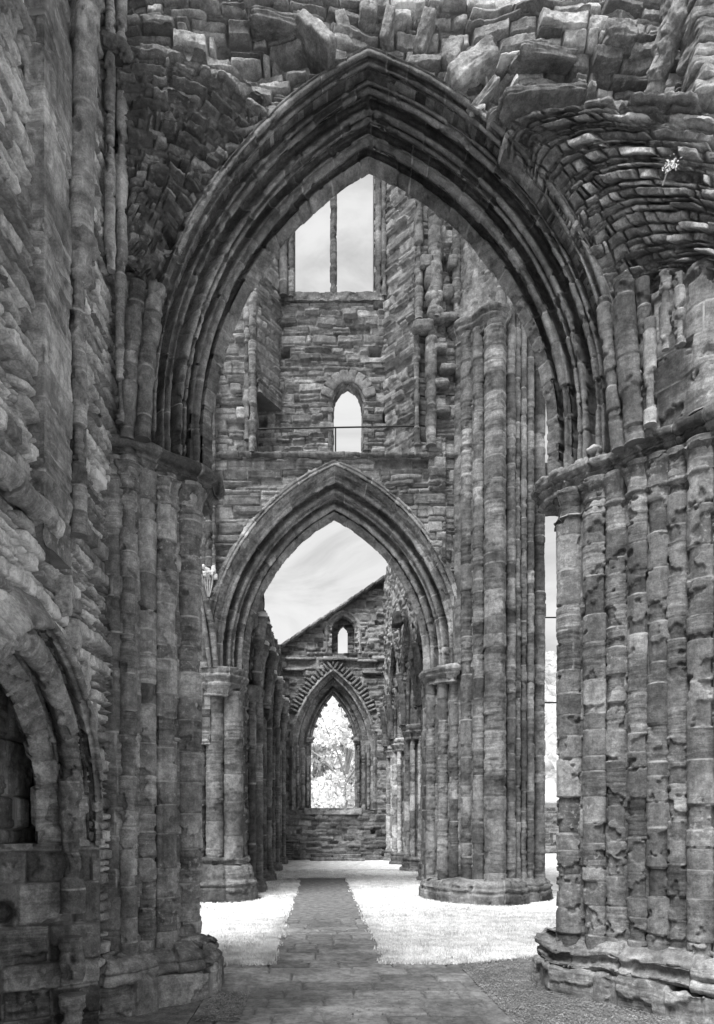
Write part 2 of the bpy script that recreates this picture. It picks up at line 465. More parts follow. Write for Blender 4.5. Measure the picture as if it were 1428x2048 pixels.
def stone_mat(name, bright=1.0, mort=1.25, lichen=.0, strata=.42, stain=.36, bump=.7, bscale=1.0, speck=.16, drip=.22):
    m, nt, b = new_mat(name)
    geo = nd(nt, 'ShaderNodeNewGeometry').outputs['Position']
    rid = nd(nt, 'ShaderNodeAttribute', attribute_name='rid').outputs['Fac']
    cx = nd(nt, 'ShaderNodeCombineXYZ'); [nt.links.new(math_(nt, 'MULTIPLY', rid, k), cx.inputs[q]) for q, k in enumerate((31.0, 17.0, 43.0))]
    va = nd(nt, 'ShaderNodeVectorMath', operation='ADD'); nt.links.new(geo, va.inputs[0]); nt.links.new(cx.outputs[0], va.inputs[1])
    world = geo; geo = va.outputs[0]
    def mapped(s, r=(0, 0, 0)):
        mp = nd(nt, 'ShaderNodeMapping'); mp.inputs['Scale'].default_value = s; mp.inputs['Rotation'].default_value = r
        nt.links.new(geo, mp.inputs['Vector']); return mp.outputs[0]
    tone = nd(nt, 'ShaderNodeAttribute', attribute_name='tone').outputs['Fac']
    mo = nd(nt, 'ShaderNodeAttribute', attribute_name='mort').outputs['Fac']
    big = maprange(nt, noise(nt, world, 1.3 * bscale, 5, .62, .2), .34, .66, 1 - stain, 1 + stain)
    med = maprange(nt, noise(nt, geo, 11 * bscale, 8, .76), .32, .68, .62, 1.40)
    dr = maprange(nt, noise(nt, mapped((9 * bscale, 9 * bscale, .9 * bscale)), 1.0, 7, .7), .3, .7, 1 - drip, 1 + drip)
    stv = mapped((1.0 * bscale, 1.0 * bscale, 11 * bscale), (.18, -.22, 0))
    stn = maprange(nt, noise(nt, stv, 1.6, 4, .7, .8), .3, .7, 1 - strata, 1 + strata)
    samp = maprange(nt, rid, .25, .9, .12, 1.0)
    stn = math_(nt, 'ADD', 1.0, math_(nt, 'MULTIPLY', math_(nt, 'SUBTRACT', stn, 1.0), samp))
    fine = maprange(nt, noise(nt, geo, 75 * bscale, 2, .7), .3, .7, 1 - speck, 1 + speck)
    v = math_(nt, 'MULTIPLY', tone, big); v = math_(nt, 'MULTIPLY', v, med); v = math_(nt, 'MULTIPLY', v, stn)
    v = math_(nt, 'MULTIPLY', v, fine); v = math_(nt, 'MULTIPLY', v, dr)
    mv = math_(nt, 'MULTIPLY', fine, .27 * mort)
    mm = math_(nt, 'MULTIPLY', mo, maprange(nt, noise(nt, world, 5.0 * bscale, 4, .65), .40, .60, .0, 1.0), True)
    mix = nd(nt, 'ShaderNodeMix'); mix.data_type = 'FLOAT'
    nt.links.new(mm, mix.inputs[0]); nt.links.new(v, mix.inputs[2]); nt.links.new(mv, mix.inputs[3])
    v = mix.outputs[0]
    if lichen > 0:
        ln = noise(nt, geo, 22 * bscale, 3, .55, .3); lb = noise(nt, world, 1.3 * bscale, 3, .6)
        lm = math_(nt, 'MULTIPLY', maprange(nt, ln, .60, .66, 0, 1), maprange(nt, lb, .46, .60, 0, 1))
        lm = math_(nt, 'MULTIPLY', lm, lichen, True)
        mx = nd(nt, 'ShaderNodeMix'); mx.data_type = 'FLOAT'; nt.links.new(lm, mx.inputs[0]); nt.links.new(v, mx.inputs[2]); mx.inputs[3].default_value = .5
        v = mx.outputs[0]
    v = math_(nt, 'MULTIPLY', v, bright)
    v = math_(nt, 'MINIMUM', v, .75)
    cb = nd(nt, 'ShaderNodeCombineColor'); [nt.links.new(v, cb.inputs[i]) for i in range(3)]
    nt.links.new(cb.outputs[0], b.inputs['Base Color'])
    b.inputs['Roughness'].default_value = .92; b.inputs['Specular IOR Level'].default_value = .15
    bn = math_(nt, 'ADD', math_(nt, 'MULTIPLY', noise(nt, geo, 46 * bscale, 6, .8), .9), math_(nt, 'MULTIPLY', math_(nt, 'MULTIPLY', noise(nt, stv, 2.2, 5, .7, .8), samp), .6))
    bp = nd(nt, 'ShaderNodeBump', Strength=bump, Distance=.03 / bscale); nt.links.new(bn, bp.inputs['Height'])
    nt.links.new(bp.outputs[0], b.inputs['Normal'])
    return m

def plain_mat(name, val, var=.2, scale=8.0, rough=.9, bump=.2, metal=0.0, spec=.2, dist=.02):
    m, nt, b = new_mat(name)
    geo = nd(nt, 'ShaderNodeNewGeometry').outputs['Position']
    v = math_(nt, 'MULTIPLY', maprange(nt, noise(nt, geo, scale, 5, .65), .25, .75, 1 - var, 1 + var), val)
    v = math_(nt, 'MULTIPLY', v, maprange(nt, noise(nt, geo, scale * .13, 3, .6), .3, .7, 1 - var * .7, 1 + var * .7))
    v = math_(nt, 'MINIMUM', v, .92)
    cb = nd(nt, 'ShaderNodeCombineColor'); [nt.links.new(v, cb.inputs[i]) for i in range(3)]
    nt.links.new(cb.outputs[0], b.inputs['Base Color'])
    b.inputs['Roughness'].default_value = rough; b.inputs['Metallic'].default_value = metal; b.inputs['Specular IOR Level'].default_value = spec
    if bump:
        bp = nd(nt, 'ShaderNodeBump', Strength=bump, Distance=dist); nt.links.new(noise(nt, geo, scale * 3, 5, .7), bp.inputs['Height']); nt.links.new(bp.outputs[0], b.inputs['Normal'])
    return m

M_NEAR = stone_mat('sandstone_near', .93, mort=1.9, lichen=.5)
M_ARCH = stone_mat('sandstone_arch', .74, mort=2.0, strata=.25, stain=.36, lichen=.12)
M_RUB = stone_mat('rubble_near', 1.3, mort=.55, strata=.12, lichen=.25, bump=.9)
M_MID = stone_mat('masonry_mid', .64, mort=1.5, lichen=.3, bscale=.7, stain=.3)
M_MIDP = stone_mat('sandstone_mid', .57, mort=2.2, lichen=.12, bscale=.7, strata=.4)
M_FAR = stone_mat('masonry_far', .84, mort=1.35, lichen=.7, bscale=.45)
M_PALE = stone_mat('pale_rubble', 1.25, mort=1.0, lichen=.1, bscale=.6)
M_FLAG = stone_mat('flagstone', .66, mort=.5, strata=.03, stain=.3, bump=.12, drip=0, speck=.08)
M_GRAVEL = plain_mat('gravel', .16, .45, 60, bump=.6, dist=.02)
M_GRASS = plain_mat('infrared_pale_grass', .60, .35, 26, bump=.7)
_nt = M_GRASS.node_tree; _b = _nt.nodes['Principled BSDF']; _lk = _b.inputs['Base Color'].links[0].from_socket
_geo = nd(_nt, 'ShaderNodeNewGeometry').outputs['Position']
_w = math_(_nt, 'MULTIPLY', maprange(_nt, noise(_nt, _geo, 1.1, 6, .7, .5), .56, .72, 0, .5), maprange(_nt, noise(_nt, _geo, 14, 4, .7), .4, .6, .2, 1))
_mx = nd(_nt, 'ShaderNodeMix'); _mx.data_type = 'RGBA'; _nt.links.new(_w, _mx.inputs[0]); _nt.links.new(_lk, _mx.inputs[6]); _mx.inputs[7].default_value = (.3, .3, .3, 1); _nt.links.new(_mx.outputs[2], _b.inputs['Base Color'])
M_BLADE = plain_mat('infrared_grass_blade', .78, .34, 4, bump=0)
M_LEAF = plain_mat('infrared_leaf', .88, .12, 2.0, bump=0)
M_BARK = plain_mat('bark', .36, .3, 12)
M_IRON = plain_mat('dark_iron', .03, .3, 30, rough=.5, bump=.1, metal=.6)
M_WOOD = plain_mat('infrared_woodland', .38, .5, .6, bump=0)
M_WHITE = plain_mat('pale_stone', .5, .2, 25, bump=.4)
M_SLATE = plain_mat('roof_slate', .42, .2, 6, bump=.2)
SKY_STR, SKY_ZEN, SUN_E, SUN_ANG, EXPO = .15, 4.2, 4.4, 24.0, .57
M_MOULD = stone_mat('pale_moulded_stone', 1.5, mort=1.4, lichen=.2, strata=.15)
# ================================================================= NEAR ARCH (depth about 6.2 to 6.9 m)
NEAR = dict(l=-1.045, r=2.215, xa=.475, za=7.92, zs=5.28, z0=4.93, kl=.98, kr=.92, kx=-.1, kz=1.02)
YB, YF, WN = 6.82, 6.25, .60
t = thing('pointed_arch', 'large dark moulded pointed arch in the foreground framing the whole view', 'arch', (.5, 6.5, 4.93), 'pointed stone arches')
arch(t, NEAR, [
    ('soffit_order', [('f', .15), ('s', -.07), ('h', .07, .09), ('s', .02)]),
    ('inner_roll', [('s', .03), ('f', .012), ('r', .085, .065), ('f', .015), ('s', -.06), ('h', .075, .10), ('f', .008)]),
    ('middle_roll', [('s', .05), ('r', .05, .035), ('h', .012, .02), ('r', .065, .055), ('s', -.06), ('h', .085, .11), ('f', .008)]),
    ('outer_roll', [('s', .06), ('r', .06, .045), ('h', .015, .02), ('r', .035, .025), ('s', -.05), ('h', .085, .11), ('f', .012)]),
    ('hood_mould', [('s', .10), ('r', .045, .035), ('h', .03, .03), ('r', .06, .05), ('f', .02), ('s', -.10)]),
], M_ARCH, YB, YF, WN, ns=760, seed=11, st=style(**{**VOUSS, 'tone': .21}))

# ---- wall over the arch -----------------------------------------------------------------
t = thing('ruined_wall', 'rough rubble wall with torn vault remains above the large foreground arch', 'wall', (.5, 6.3, 4.9))
def hole_near(X, Z): return in_arch(X, Z, NEAR, .50) | (in_arch(X, Z, NEAR, .5) & (Z < 6)) | ((Z < 5.3) & (X > -1.3) & (X < 2.5))
def ex_near(X, Z):
    p = np.stack([X, Z, X * 0], -1)
    e = .14 * (fbm(p * 1.5, 3, 5) - .5) * 2
    # deep broken cavities right and left of the crown, thick courses jutting above
    def blob(px, py, rx, rz, d):
        x0, z0 = wx(px, 6.25), wz(py, 6.25)
        return d * np.exp(-(((X - x0) / rx) ** 2 + ((Z - z0) / rz) ** 2) ** 2)
    e += blob(1000, 165, .10, .14, -.28) + blob(1090, 255, .32, .07, -.25) + blob(600, 120, .22, .10, -.20) + blob(505, 150, .2, .08, -.12)
    e += blob(1100, 60, .6, .28, .10) + blob(480, 20, .6, .16, .10) + blob(880, 60, .3, .2, -.08)
    return e
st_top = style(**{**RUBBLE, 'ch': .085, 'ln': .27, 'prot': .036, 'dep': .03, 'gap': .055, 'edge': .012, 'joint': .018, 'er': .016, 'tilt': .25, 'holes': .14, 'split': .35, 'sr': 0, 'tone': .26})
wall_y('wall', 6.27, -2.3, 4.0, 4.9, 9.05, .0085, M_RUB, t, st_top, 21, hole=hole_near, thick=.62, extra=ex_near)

def web(name, A, Mid, B, seed, parent, tmul=1.0, st=None):
    """torn vault web between curve A (beside the hood) and curve B; courses fan from A to B"""
    a = spline(A, 120); b = spline(B, 120); m = spline(Mid, 120)
    a, _ = resample(a, .0085); k = len(a)
    def re(c):
        d = np.r_[0, np.cumsum(np.linalg.norm(np.diff(c, axis=0), axis=1))]
        s = np.linspace(0, d[-1], k); return np.stack([np.interp(s, d, c[:, i]) for i in range(3)], -1)
    b, m = re(b), re(m)
    nt_ = int(max(np.linalg.norm(b - a, axis=1).max(), .3) * 1.15 / .0085)
    tt = np.linspace(0, 1, nt_)[:, None, None]
    ctrl = 2 * m - .5 * a - .5 * b
    P = (1 - tt) ** 2 * a[None] + 2 * tt * (1 - tt) * ctrl[None] + tt ** 2 * b[None]
    ext = np.linalg.norm(b - a, axis=1).mean(); hgt = .5 * (np.linalg.norm(np.diff(a, axis=0), axis=1).sum() + np.linalg.norm(np.diff(b, axis=0), axis=1).sum())
    U = np.zeros(P.shape[:2]) + np.linspace(0, ext, nt_)[:, None]; V = np.zeros(P.shape[:2]) + np.linspace(0, hgt, k)[None]
    q = np.stack([U, V, U * 0], -1)
    # ragged torn rim at the top
    c = cellmid(V); cu = cellmid(U)
    rag = .10 * fbm(np.stack([cu * 5, cu * 0, cu * 0 + seed], -1), 3, seed)
    mask = c > rag
    ex = (.07 * 2 * (fbm(P * 2.3, 4, seed + 5, .6) - .5) + .045 * 2 * (fbm(P * 8, 4, seed + 6, .6) - .5)) * np.minimum(1, U / .15)
    return surf(name, P, U, V, M_RUB, parent, st or style(**{**RUBBLE, 'ch': .055, 'cv': .75, 'ln': .15, 'lv': .8, 'dep': .03, 'gap': .07, 'edge': .010, 'prot': .05, 'joint': .019, 'warp': .03, 'wf': 4.5, 'split': .1, 'er': .018, 'tilt': .7, 'holes': .12, 'sr': 0}),
                seed, mask=mask, thick=(0, .22, .03), tmul=tmul, extra=ex)
# right
web('vault_web', [at(1004, 290, 6.14), at(1060, 338, 6.17), at(1112, 410, 6.19), at(1165, 492, 6.2), at(1222, 590, 6.2)],
    [at(1075, 212, 5.95), at(1150, 262, 5.92), at(1212, 328, 5.92), at(1268, 420, 5.95), at(1325, 556, 5.98)],
    [at(1455, 190, 5.42), at(1455, 230, 5.42), at(1455, 295, 5.42), at(1455, 380, 5.45), at(1440, 545, 5.5)], 31, t, 1.1)
# left: its dimmer light is put into the darker stone tone
web('vault_web', [at(566, 192, 6.17), at(475, 287, 6.19), at(402, 384, 6.2), at(345, 482, 6.2), at(306, 577, 6.2)],
    [at(462, 120, 6.04), at(398, 192, 6.04), at(345, 290, 6.05), at(308, 402, 6.07), at(285, 535, 6.1)],
    [at(236, 62, 5.85), at(240, 150, 5.88), at(248, 244, 5.92), at(256, 362, 5.95), at(262, 515, 6.0)], 33, t, .60)
# protruding stones on the torn face
for i, (px, py, w, h, d, rot, tn, Y) in enumerate([
    (942, 148, 112, 44, .30, .62, .27, 6.12), (905, 118, 34, 66, .2, -.3, .24, 6.17), (848, 75, 26, 78, .2, -.35, .24, 6.18),
    (1078, 226, 175, 24, .36, .20, .19, 6.06), (1085, 128, 120, 24, .3, .05, .2, 6.1), (1235, 82, 66, 44, .24, 0, .2, 6.12),
    (1022, 232, 110, 14, .3, .5, .2, 6.12), (965, 212, 80, 18, .26, .75, .2, 6.17),
    (632, 100, 26, 120, .34, .66, .24, 6.1), (560, 62, 120, 24, .3, 0, .22, 6.14), (735, 25, 34, 62, .18, 0, .24, 6.17), (775, 62, 20, 74, .18, -.25, .26, 6.18), (690, 66, 24, 70, .18, .3, .26, 6.18)]):
    s = Y / F
    stone('stone', at(px, py, Y + .115), (w * s * 1.0, d, h * s * .92), M_RUB, t, 50 + i, [('y', -rot), ('x', .25 * math.sin(i * 3.7)), ('z', .2 * math.sin(i * 5.1))], tn * .9, .14, 26, 10)

# torn strands of vertical stone at the right, long rib stump
tube('rib_stump', [at(1395, -60, 5.6), at(1350, 60, 5.72), at(1318, 150, 5.85), at(1305, 205, 5.95)], [.10, .10, .085, .06], M_RUB, t, st=style(**{**VOUSS, 'er': .05, 'ef': 14}), seed=61)
tube('rib_stump', [at(1345, -60, 5.7), at(1330, 60, 5.8), at(1310, 180, 5.95)], [.07, .07, .05], M_RUB, t, st=style(**{**VOUSS, 'er': .05, 'ef': 14}), seed=62)
for i in range(9):
    stone('stone', at(1412 + 4 * (i % 2), 12 + i * 24, 5.6), (.30, .3, .088), M_RUB, t, 90 + i, [('z', .2 * math.sin(i * 2))], .22 + .03 * (i % 3), .10, 22, 12)
# broken vault-rib springers on the capitals
T_SPR = t
for nm, pts, r in [
    ('vault_rib', [at(286, 880, 6.02), at(292, 760, 6.0), at(302, 660, 5.98), at(312, 572, 5.95)], [.072, .075, .078, .08]),
    ('vault_rib', [at(256, 880, 6.02), at(260, 760, 5.98), at(268, 660, 5.95), at(276, 566, 5.9)], [.065, .07, .075, .08]),
    ('vault_rib', [at(1270, 885, 6.0), at(1262, 780, 5.97), at(1253, 670, 5.92), at(1246, 560, 5.85)], [.085, .085, .085, .085]),
    ('vault_rib', [at(1296, 880, 6.0), at(1294, 760, 5.98), at(1290, 660, 5.96), at(1284, 560, 5.93)], [.05, .05, .055, .055]),
    ('vault_rib', [at(1236, 900, 6.08), at(1226, 790, 6.08), at(1216, 690, 6.06), at(1206, 600, 6.05)], [.06, .06, .06, .06])]:
    tube(nm, pts, r, M_ARCH, T_SPR, st=style(**{**VOUSS, 'ch': .3, 'tone': .2, 'er': .015}), seed=int(pts[0][0] * 1000) % 97 + 5)

# ================================================================= NEAR PIERS
SB = style(**{**ASHLAR, 'ch': .5, 'er': .035, 'ef': 6, 'flake': .025, 'prot': .02, 'dep': .02, 'edge': .02, 'tone': .24})
SC = style(**{**ASHLAR, 'ch': .55, 'er': .022, 'ef': 5, 'dep': .015, 'tone': .19})
def pier_near(label, shafts, core, path, cappath, z0, ztop, seed, tm, loc, capz=4.93):
    t = thing('compound_pier', label, 'pier', loc, 'clustered stone piers')
    prism('core', core, z0 - .1, ztop, M_NEAR, t, st=style(**{**PIERCORE, 'tone': .23}), seed=seed, tmul=tm)
    for i, (px, Y, r, keel) in enumerate(shafts):
        shaft('shaft', wx(px, Y), Y, r, z0 - .06, ztop, M_NEAR, t, res=.009, st=style(**{**ASHLAR, 'tone': .235}), seed=seed + 3 + i, keel=keel, kang=-1.9 if px < 640 else -1.3, tmul=tm)
        sweep('capital_bell', [(wx(px, Y) + r * math.cos(a), Y + r * math.sin(a)) for a in np.linspace(0, 6.283, 21)[:-1]],
              [(-.03, 4.44), (.018, 4.455), (.024, 4.47), (.0, 4.49), (.0, 4.55), (.02, 4.62), (.055, 4.69), (-.03, 4.71)], M_NEAR, t, st=style(**{**SC, 'tone': .19}), seed=seed + 60 + i, tmul=tm, smooth=0)
    return t

t = pier_near('dark clustered pier left of the path, under the left foot of the foreground arch',
    [(377, 6.56, .126, 0), (330, 6.38, .108, .16), (290, 6.26, .102, 0), (256, 6.06, .080, 0)],
    [(-1.205, 6.62), (-1.215, 6.535), (-1.395, 6.355), (-1.55, 6.235), (-1.64, 6.04), (-1.76, 5.98), (-2.3, 6.02), (-2.3, 7.3), (-1.30, 7.3), (-1.24, 6.95)], None, None, .44, 4.75, 41, .95, (-1.5, 6.5, 0))
bp = [(-1.02, 6.98), (-1.02, 6.42), (-1.16, 6.25), (-1.40, 6.12), (-1.60, 5.86), (-1.72, 5.72), (-2.3, 5.72), (-2.3, 6.98)]
sweep('plinth', bp, [(.06, -.05), (.06, .25), (.03, .28), (-.06, .285)], M_NEAR, t, st=style(**{**SB, 'er': .02, 'ch': .4}), seed=43, wob=.02, smooth=1)
sweep('base_moulding', bp, [(0, .26), (.045, .28), (.055, .31), (.02, .345), (-.01, .355), (.015, .37), (.02, .40), (-.03, .43), (-.09, .46), (-.16, .50), (-.3, .50)], M_NEAR, t, st=style(**{**SB, 'er': .02, 'ef': 8}), seed=44, wob=.035, smooth=1)
cp = [(-1.05, 6.98), (-1.05, 6.72), (-1.17, 6.58), (-1.40, 6.36), (-1.58, 6.16), (-1.70, 6.08), (-2.3, 6.08), (-2.3, 6.98)]
sweep('capital', cp, [(-.3, 4.66), (-.03, 4.665), (.0, 4.69), (-.025, 4.73), (.0, 4.77), (.05, 4.80), (.02, 4.83), (.08, 4.85), (.11, 4.88), (.10, 4.93), (.03, 4.955), (-.3, 4.96)], M_ARCH, t, st=SC, seed=45, wob=.015, tmul=.85)

t = pier_near('weathered clustered pier with flaking shafts at the right edge of the picture',
    [(1141, 6.66, .128, 0), (1191, 6.45, .112, .14), (1237, 6.33, .112, 0), (1277, 6.12, .09, .14), (1318, 6.02, .10, 0), (1358, 5.93, .10, 0), (1402, 5.76, .105, .1), (1450, 5.68, .10, 0)],
    [(2.38, 6.75), (2.365, 6.64), (2.52, 6.43), (2.68, 6.31), (2.765, 6.10), (2.895, 6.0), (3.025, 5.91), (3.11, 5.74), (3.27, 5.66), (3.6, 5.58), (4.2, 5.6), (4.2, 7.3), (2.55, 7.3), (2.46, 6.95)], None, None, .46, 4.75, 51, .84, (2.9, 6.4, 0))
bp = [(2.20, 7.05), (2.20, 6.62), (2.34, 6.44), (2.46, 6.34), (2.56, 6.14), (2.70, 5.96), (2.82, 5.86), (2.94, 5.62), (3.10, 5.46), (4.2, 5.40), (4.2, 7.05)]
sweep('plinth', bp, [(.07, -.05), (.07, .24), (.03, .27), (-.06, .27)], M_NEAR, t, st=style(**{**SB, 'ch': .34}), seed=53, wob=.03)
sweep('base_moulding', bp, [(-.02, .22), (.03, .25), (.06, .285), (.04, .32), (-.01, .335), (.0, .355), (.035, .39), (.03, .43), (-.03, .46), (-.08, .50), (-.15, .535), (-.32, .54)], M_NEAR, t, st=SB, seed=54, wob=.06, tmul=1.1)
cp = [(2.18, 7.05), (2.18, 6.82), (2.34, 6.60), (2.52, 6.42), (2.68, 6.26), (2.80, 6.06), (2.98, 5.92), (3.2, 5.58), (3.5, 5.45), (4.2, 5.45), (4.2, 7.05)]
sweep('capital', cp, [(-.3, 4.70), (-.03, 4.705), (.0, 4.73), (-.025, 4.77), (.03, 4.81), (.0, 4.835), (.07, 4.86), (.08, 4.91), (.04, 4.945), (-.02, 4.955), (-.3, 4.96)], M_NEAR, t, st=style(**{**SC, 'er': .025, 'ef': 7, 'ch': .34, 'prot': .02}), seed=55, wob=.03)
# wall shafts and moulded stones above the right string course
t2 = thing('moulded_wall', 'pale moulded stones with broken roll shafts above the string course at right', 'wall', (3.2, 5.7, 4.96))
prism('core', [(2.86, 6.04), (3.02, 5.80), (3.04, 5.70), (3.10, 5.62), (3.22, 5.58), (4.2, 5.5), (4.2, 6.3), (2.92, 6.3)], 4.95, 6.15, M_MOULD, t2, st=style(**{**PIERCORE, 'er': .015, 'flake': .03, 'ch': .34, 'tone': .16}), seed=57)
for px, py0, py1, Y, r in [(1331, 545, 700, 5.76, .05), (1360, 545, 690, 5.70, .042), (1300, 640, 850, 5.88, .05)]:
    shaft('roll_shaft', wx(px, Y), Y, r, wz(py1, Y), wz(py0, Y), M_MOULD, t2, st=style(**{**ASHLAR, 'tone': .17, 'er': .006, 'ch': .3}), seed=px)
prism('core', [(3.25, 5.75), (3.5, 5.45), (4.2, 5.4), (4.2, 6.3), (3.25, 6.3)], 6.1, 9.6, M_RUB, t2, st=style(**{**RUBBLE, 'tone': .22}), seed=58)

# loose pale stones on the right capital
for (px, py, Y, sx, sy, sz, l) in [(1188, 900, 6.42, .10, .12, .05, 'pale broken stone hooked over the capital of the right foreground pier'),
                                   (1281, 858, 6.0, .11, .1, .05, 'small pale squared stone lying on the string course at right')]:
    c = at(px, py, Y)
    o = stone('loose_stone', c, (sx, sy, sz), M_WHITE, None, int(px), [('z', .3), ('y', .15)], .5, .2, 8, 5, origin=c)
    tag(o, l, 'stone')

# ================================================================= NEAR LEFT WALL  (plane x = -1.8)
XL = -1.80
t = thing('side_wall', 'rough rubble wall at the left edge with a worn doorway arch and vault shafts', 'wall', (XL, 5, 0))
DOOR = dict(l=3.62, r=5.24, xa=4.46, za=2.56, zs=1.60, z0=1.42, kl=1, kr=1, kz=1.15)
def ex_side(Y, Z):
    p = np.stack([Y, Z, Y * 0], -1)
    e = .04 * (fbm(p * 1.4, 3, 8) - .5) * 2
    e += -.16 * np.exp(-(((Y - 4.05) / .18) ** 2 + ((Z - 4.25) / .09) ** 2) ** 2)
    e += -.22 * np.exp(-(((Y - 5.72) / .09) ** 2 + ((Z - .62) / .12) ** 2) ** 2)
    return e
wall_x('wall', XL, 2.4, 6.2, -.05, 9.3, .0095, M_RUB, t, style(**{**RUBBLE, 'ch': .075, 'ln': .26, 'tone': .30, 'prot': .018, 'dep': .02, 'gap': .05, 'tilt': .12, 'er': .008, 'holes': .07, 'sr': 0}), 71, 1,
       hole=lambda Y, Z: in_arch(Y, Z, DOOR, .31), thick=.30, extra=ex_side)
wall_x('wall', XL - .01, -1.6, 2.41, -.05, 9.3, .03, M_RUB, t, style(**{**RUBBLE, 'tone': .30}), 72, 1, thick=.5)
# doorway arch (far half is in view): deep splayed reveal, roll and hood
obs = arch(t, DOOR, [('door_reveal', [('f', .17), ('s', -.03), ('h', .03, .03)]),
                     ('door_arch_moulding', [('s', .03), ('r', .15, .07), ('s', -.06), ('h', .04, .05)]),
                     ('door_hood', [('s', .06), ('f', .03), ('r', .05, .03), ('s', -.12)])], M_NEAR, XL - .32, XL + .07, .33, ns=420, axis='x',
           st=style(**{**VOUSS, 'ch': .36, 'er': .012, 'ef': 6, 'tone': .27, 'tv': .4, 'flake': .022, 'ch': .34, 'dep': .025, 'prot': .006, 'edge': .016}), seed=75)
for nm, x0, x1, y0, y1, z0, z1 in [('shade_box_end', XL - 1.3, XL - .38, 2.35, 2.45, -.05, 3.5), ('shade_box_end', XL - 1.4, XL - .46, 7.6, 7.7, -.05, 3.5),  # unseen closed box added behind the doorway to keep its inside dark
                                   ('shade_box_roof', XL - 1.4, XL - .31, 2.4, 7.7, 3.3, 3.5), ('shade_box_side', XL - .56, XL - .46, 5.85, 7.7, -.05, 3.4)]:
    prism(nm, [(x0, y0), (x1, y0), (x1, y1), (x0, y1)], z0, z1, M_NEAR, t, res=.05, st=PIERCORE, seed=76)
wall_x('shade_box_back', XL - 1.25, 2.3, 7.7, -.05, 3.5, .03, M_NEAR, t, style(**{**PIERCORE, 'tone': .2}), 77, 1, thick=.1)  # back of the added box that darkens the doorway
wall_x('niche_back', XL - .60, 2.5, 5.95, 1.40, 3.3, .012, M_NEAR, t, style(**{**PIERCORE, 'ch': .30, 'ln': .38, 'tone': .34, 'tv': .5, 'prot': .04, 'edge': .03, 'dep': .05}), 74, 1, thick=.12)
def jamb(x0, y0, x1, y1, z0, z1):
    n, m = int(math.hypot(x1 - x0, y1 - y0) / .012), int((z1 - z0) / .012)
    q = np.linspace(0, 1, n)[:, None] + np.zeros((1, m)); z = np.linspace(z0, z1, m)[None] + np.zeros((n, 1))
    P = np.stack([x0 + (x1 - x0) * q, y0 + (y1 - y0) * q, z], -1)
    ex = -.25 * np.exp(-(((P[..., 0] - wx(8, 5.2)) / .075) ** 2 + ((z - wz(1828, 5.2)) / .085) ** 2) ** 3)
    ex = ex - .10 / (1 + np.exp((np.abs(P[..., 0] - wx(58, 5.3)) - .13) / .008)) / (1 + np.exp((np.abs(z - wz(1640, 5.3)) - .13) / .008))
    surf('door_jamb', P, q * math.hypot(x1 - x0, y1 - y0), z, M_NEAR, t, style(**{**PIERCORE, 'ch': .33, 'ln': .36, 'tone': .24, 'tv': .55, 'er': .03, 'dep': .035, 'edge': .024, 'joint': .009, 'flake': .03, 'prot': .024, 'holes': .05}), 78, thick=(-.1, .35, 0), extra=ex)
jamb(-2.62, 5.02, -1.74, 5.52, -.05, 1.44)
for z0, z1, r in [(.92, 2.0, .088), (.40, .74, .09), (-.05, .30, .085)]:
    shaft('door_shaft', wx(143, 5.27), 5.27, r, z0, z1, M_NEAR, t, st=style(**{**ASHLAR, 'er': .05, 'ef': 6, 'ch': .45, 'flake': .03, 'tone': .23}), seed=int(z1 * 100))
# string course, seen end on, above the doorway
tube('string_course', [(XL + .05, 3.2, 3.52), (XL + .06, 4.0, 3.52), (XL + .04, 4.62, 3.55)], .085, M_RUB, t, st=style(**{**VOUSS, 'er': .03}), seed=79)
# pilaster strip and half shaft
shaft('wall_shaft', XL + .10, 4.93, .058, 3.62, 5.58, M_NEAR, t, st=style(**{**ASHLAR, 'ch': .2, 'tone': .24}), seed=81)
shaft('wall_shaft', XL + .03, 5.12, .06, 3.75, 6.4, M_NEAR, t, st=style(**{**ASHLAR, 'ch': .26, 'tone': .25}), seed=82)
prism('pilaster', [(XL - .05, 4.36), (XL + .09, 4.36), (XL + .09, 4.84), (XL - .05, 4.84)], 3.35, 7.2, M_NEAR, t, st=style(**{**PIERCORE, 'ln': 60, 'ch': .27, 'tone': .27, 'er': .02}), seed=83)
sweep('corbel', [(XL + .10 + .075 * math.cos(a), 4.93 + .075 * math.sin(a)) for a in np.linspace(0, 6.28, 16)[:-1]],
      [(-.04, 5.40), (.01, 5.42), (.015, 5.44), (-.01, 5.46), (.0, 5.52), (.03, 5.58), (.055, 5.62), (.04, 5.64), (.06, 5.67), (.06, 5.71), (.03, 5.74), (-.04, 5.75)], M_NEAR, t, st=SC, seed=84, tmul=1.2)
tube('vault_rib', [(XL + .11, 4.93, 5.70), (XL + .14, 4.90, 6.4), (XL + .20, 4.83, 7.2), (XL + .30, 4.74, 8.0), (XL + .42, 4.66, 9.0)], [.085, .085, .085, .08, .08], M_NEAR, t, st=style(**{**VOUSS, 'ch': .5, 'tone': .26}), seed=85)
tube('vault_rib', [(XL + .05, 5.12, 5.9), (XL + .06, 5.12, 7.0), (XL + .10, 5.10, 9.0)], [.09, .095, .09], M_NEAR, t, st=style(**{**VOUSS, 'ch': .45, 'tone': .27}), seed=86)
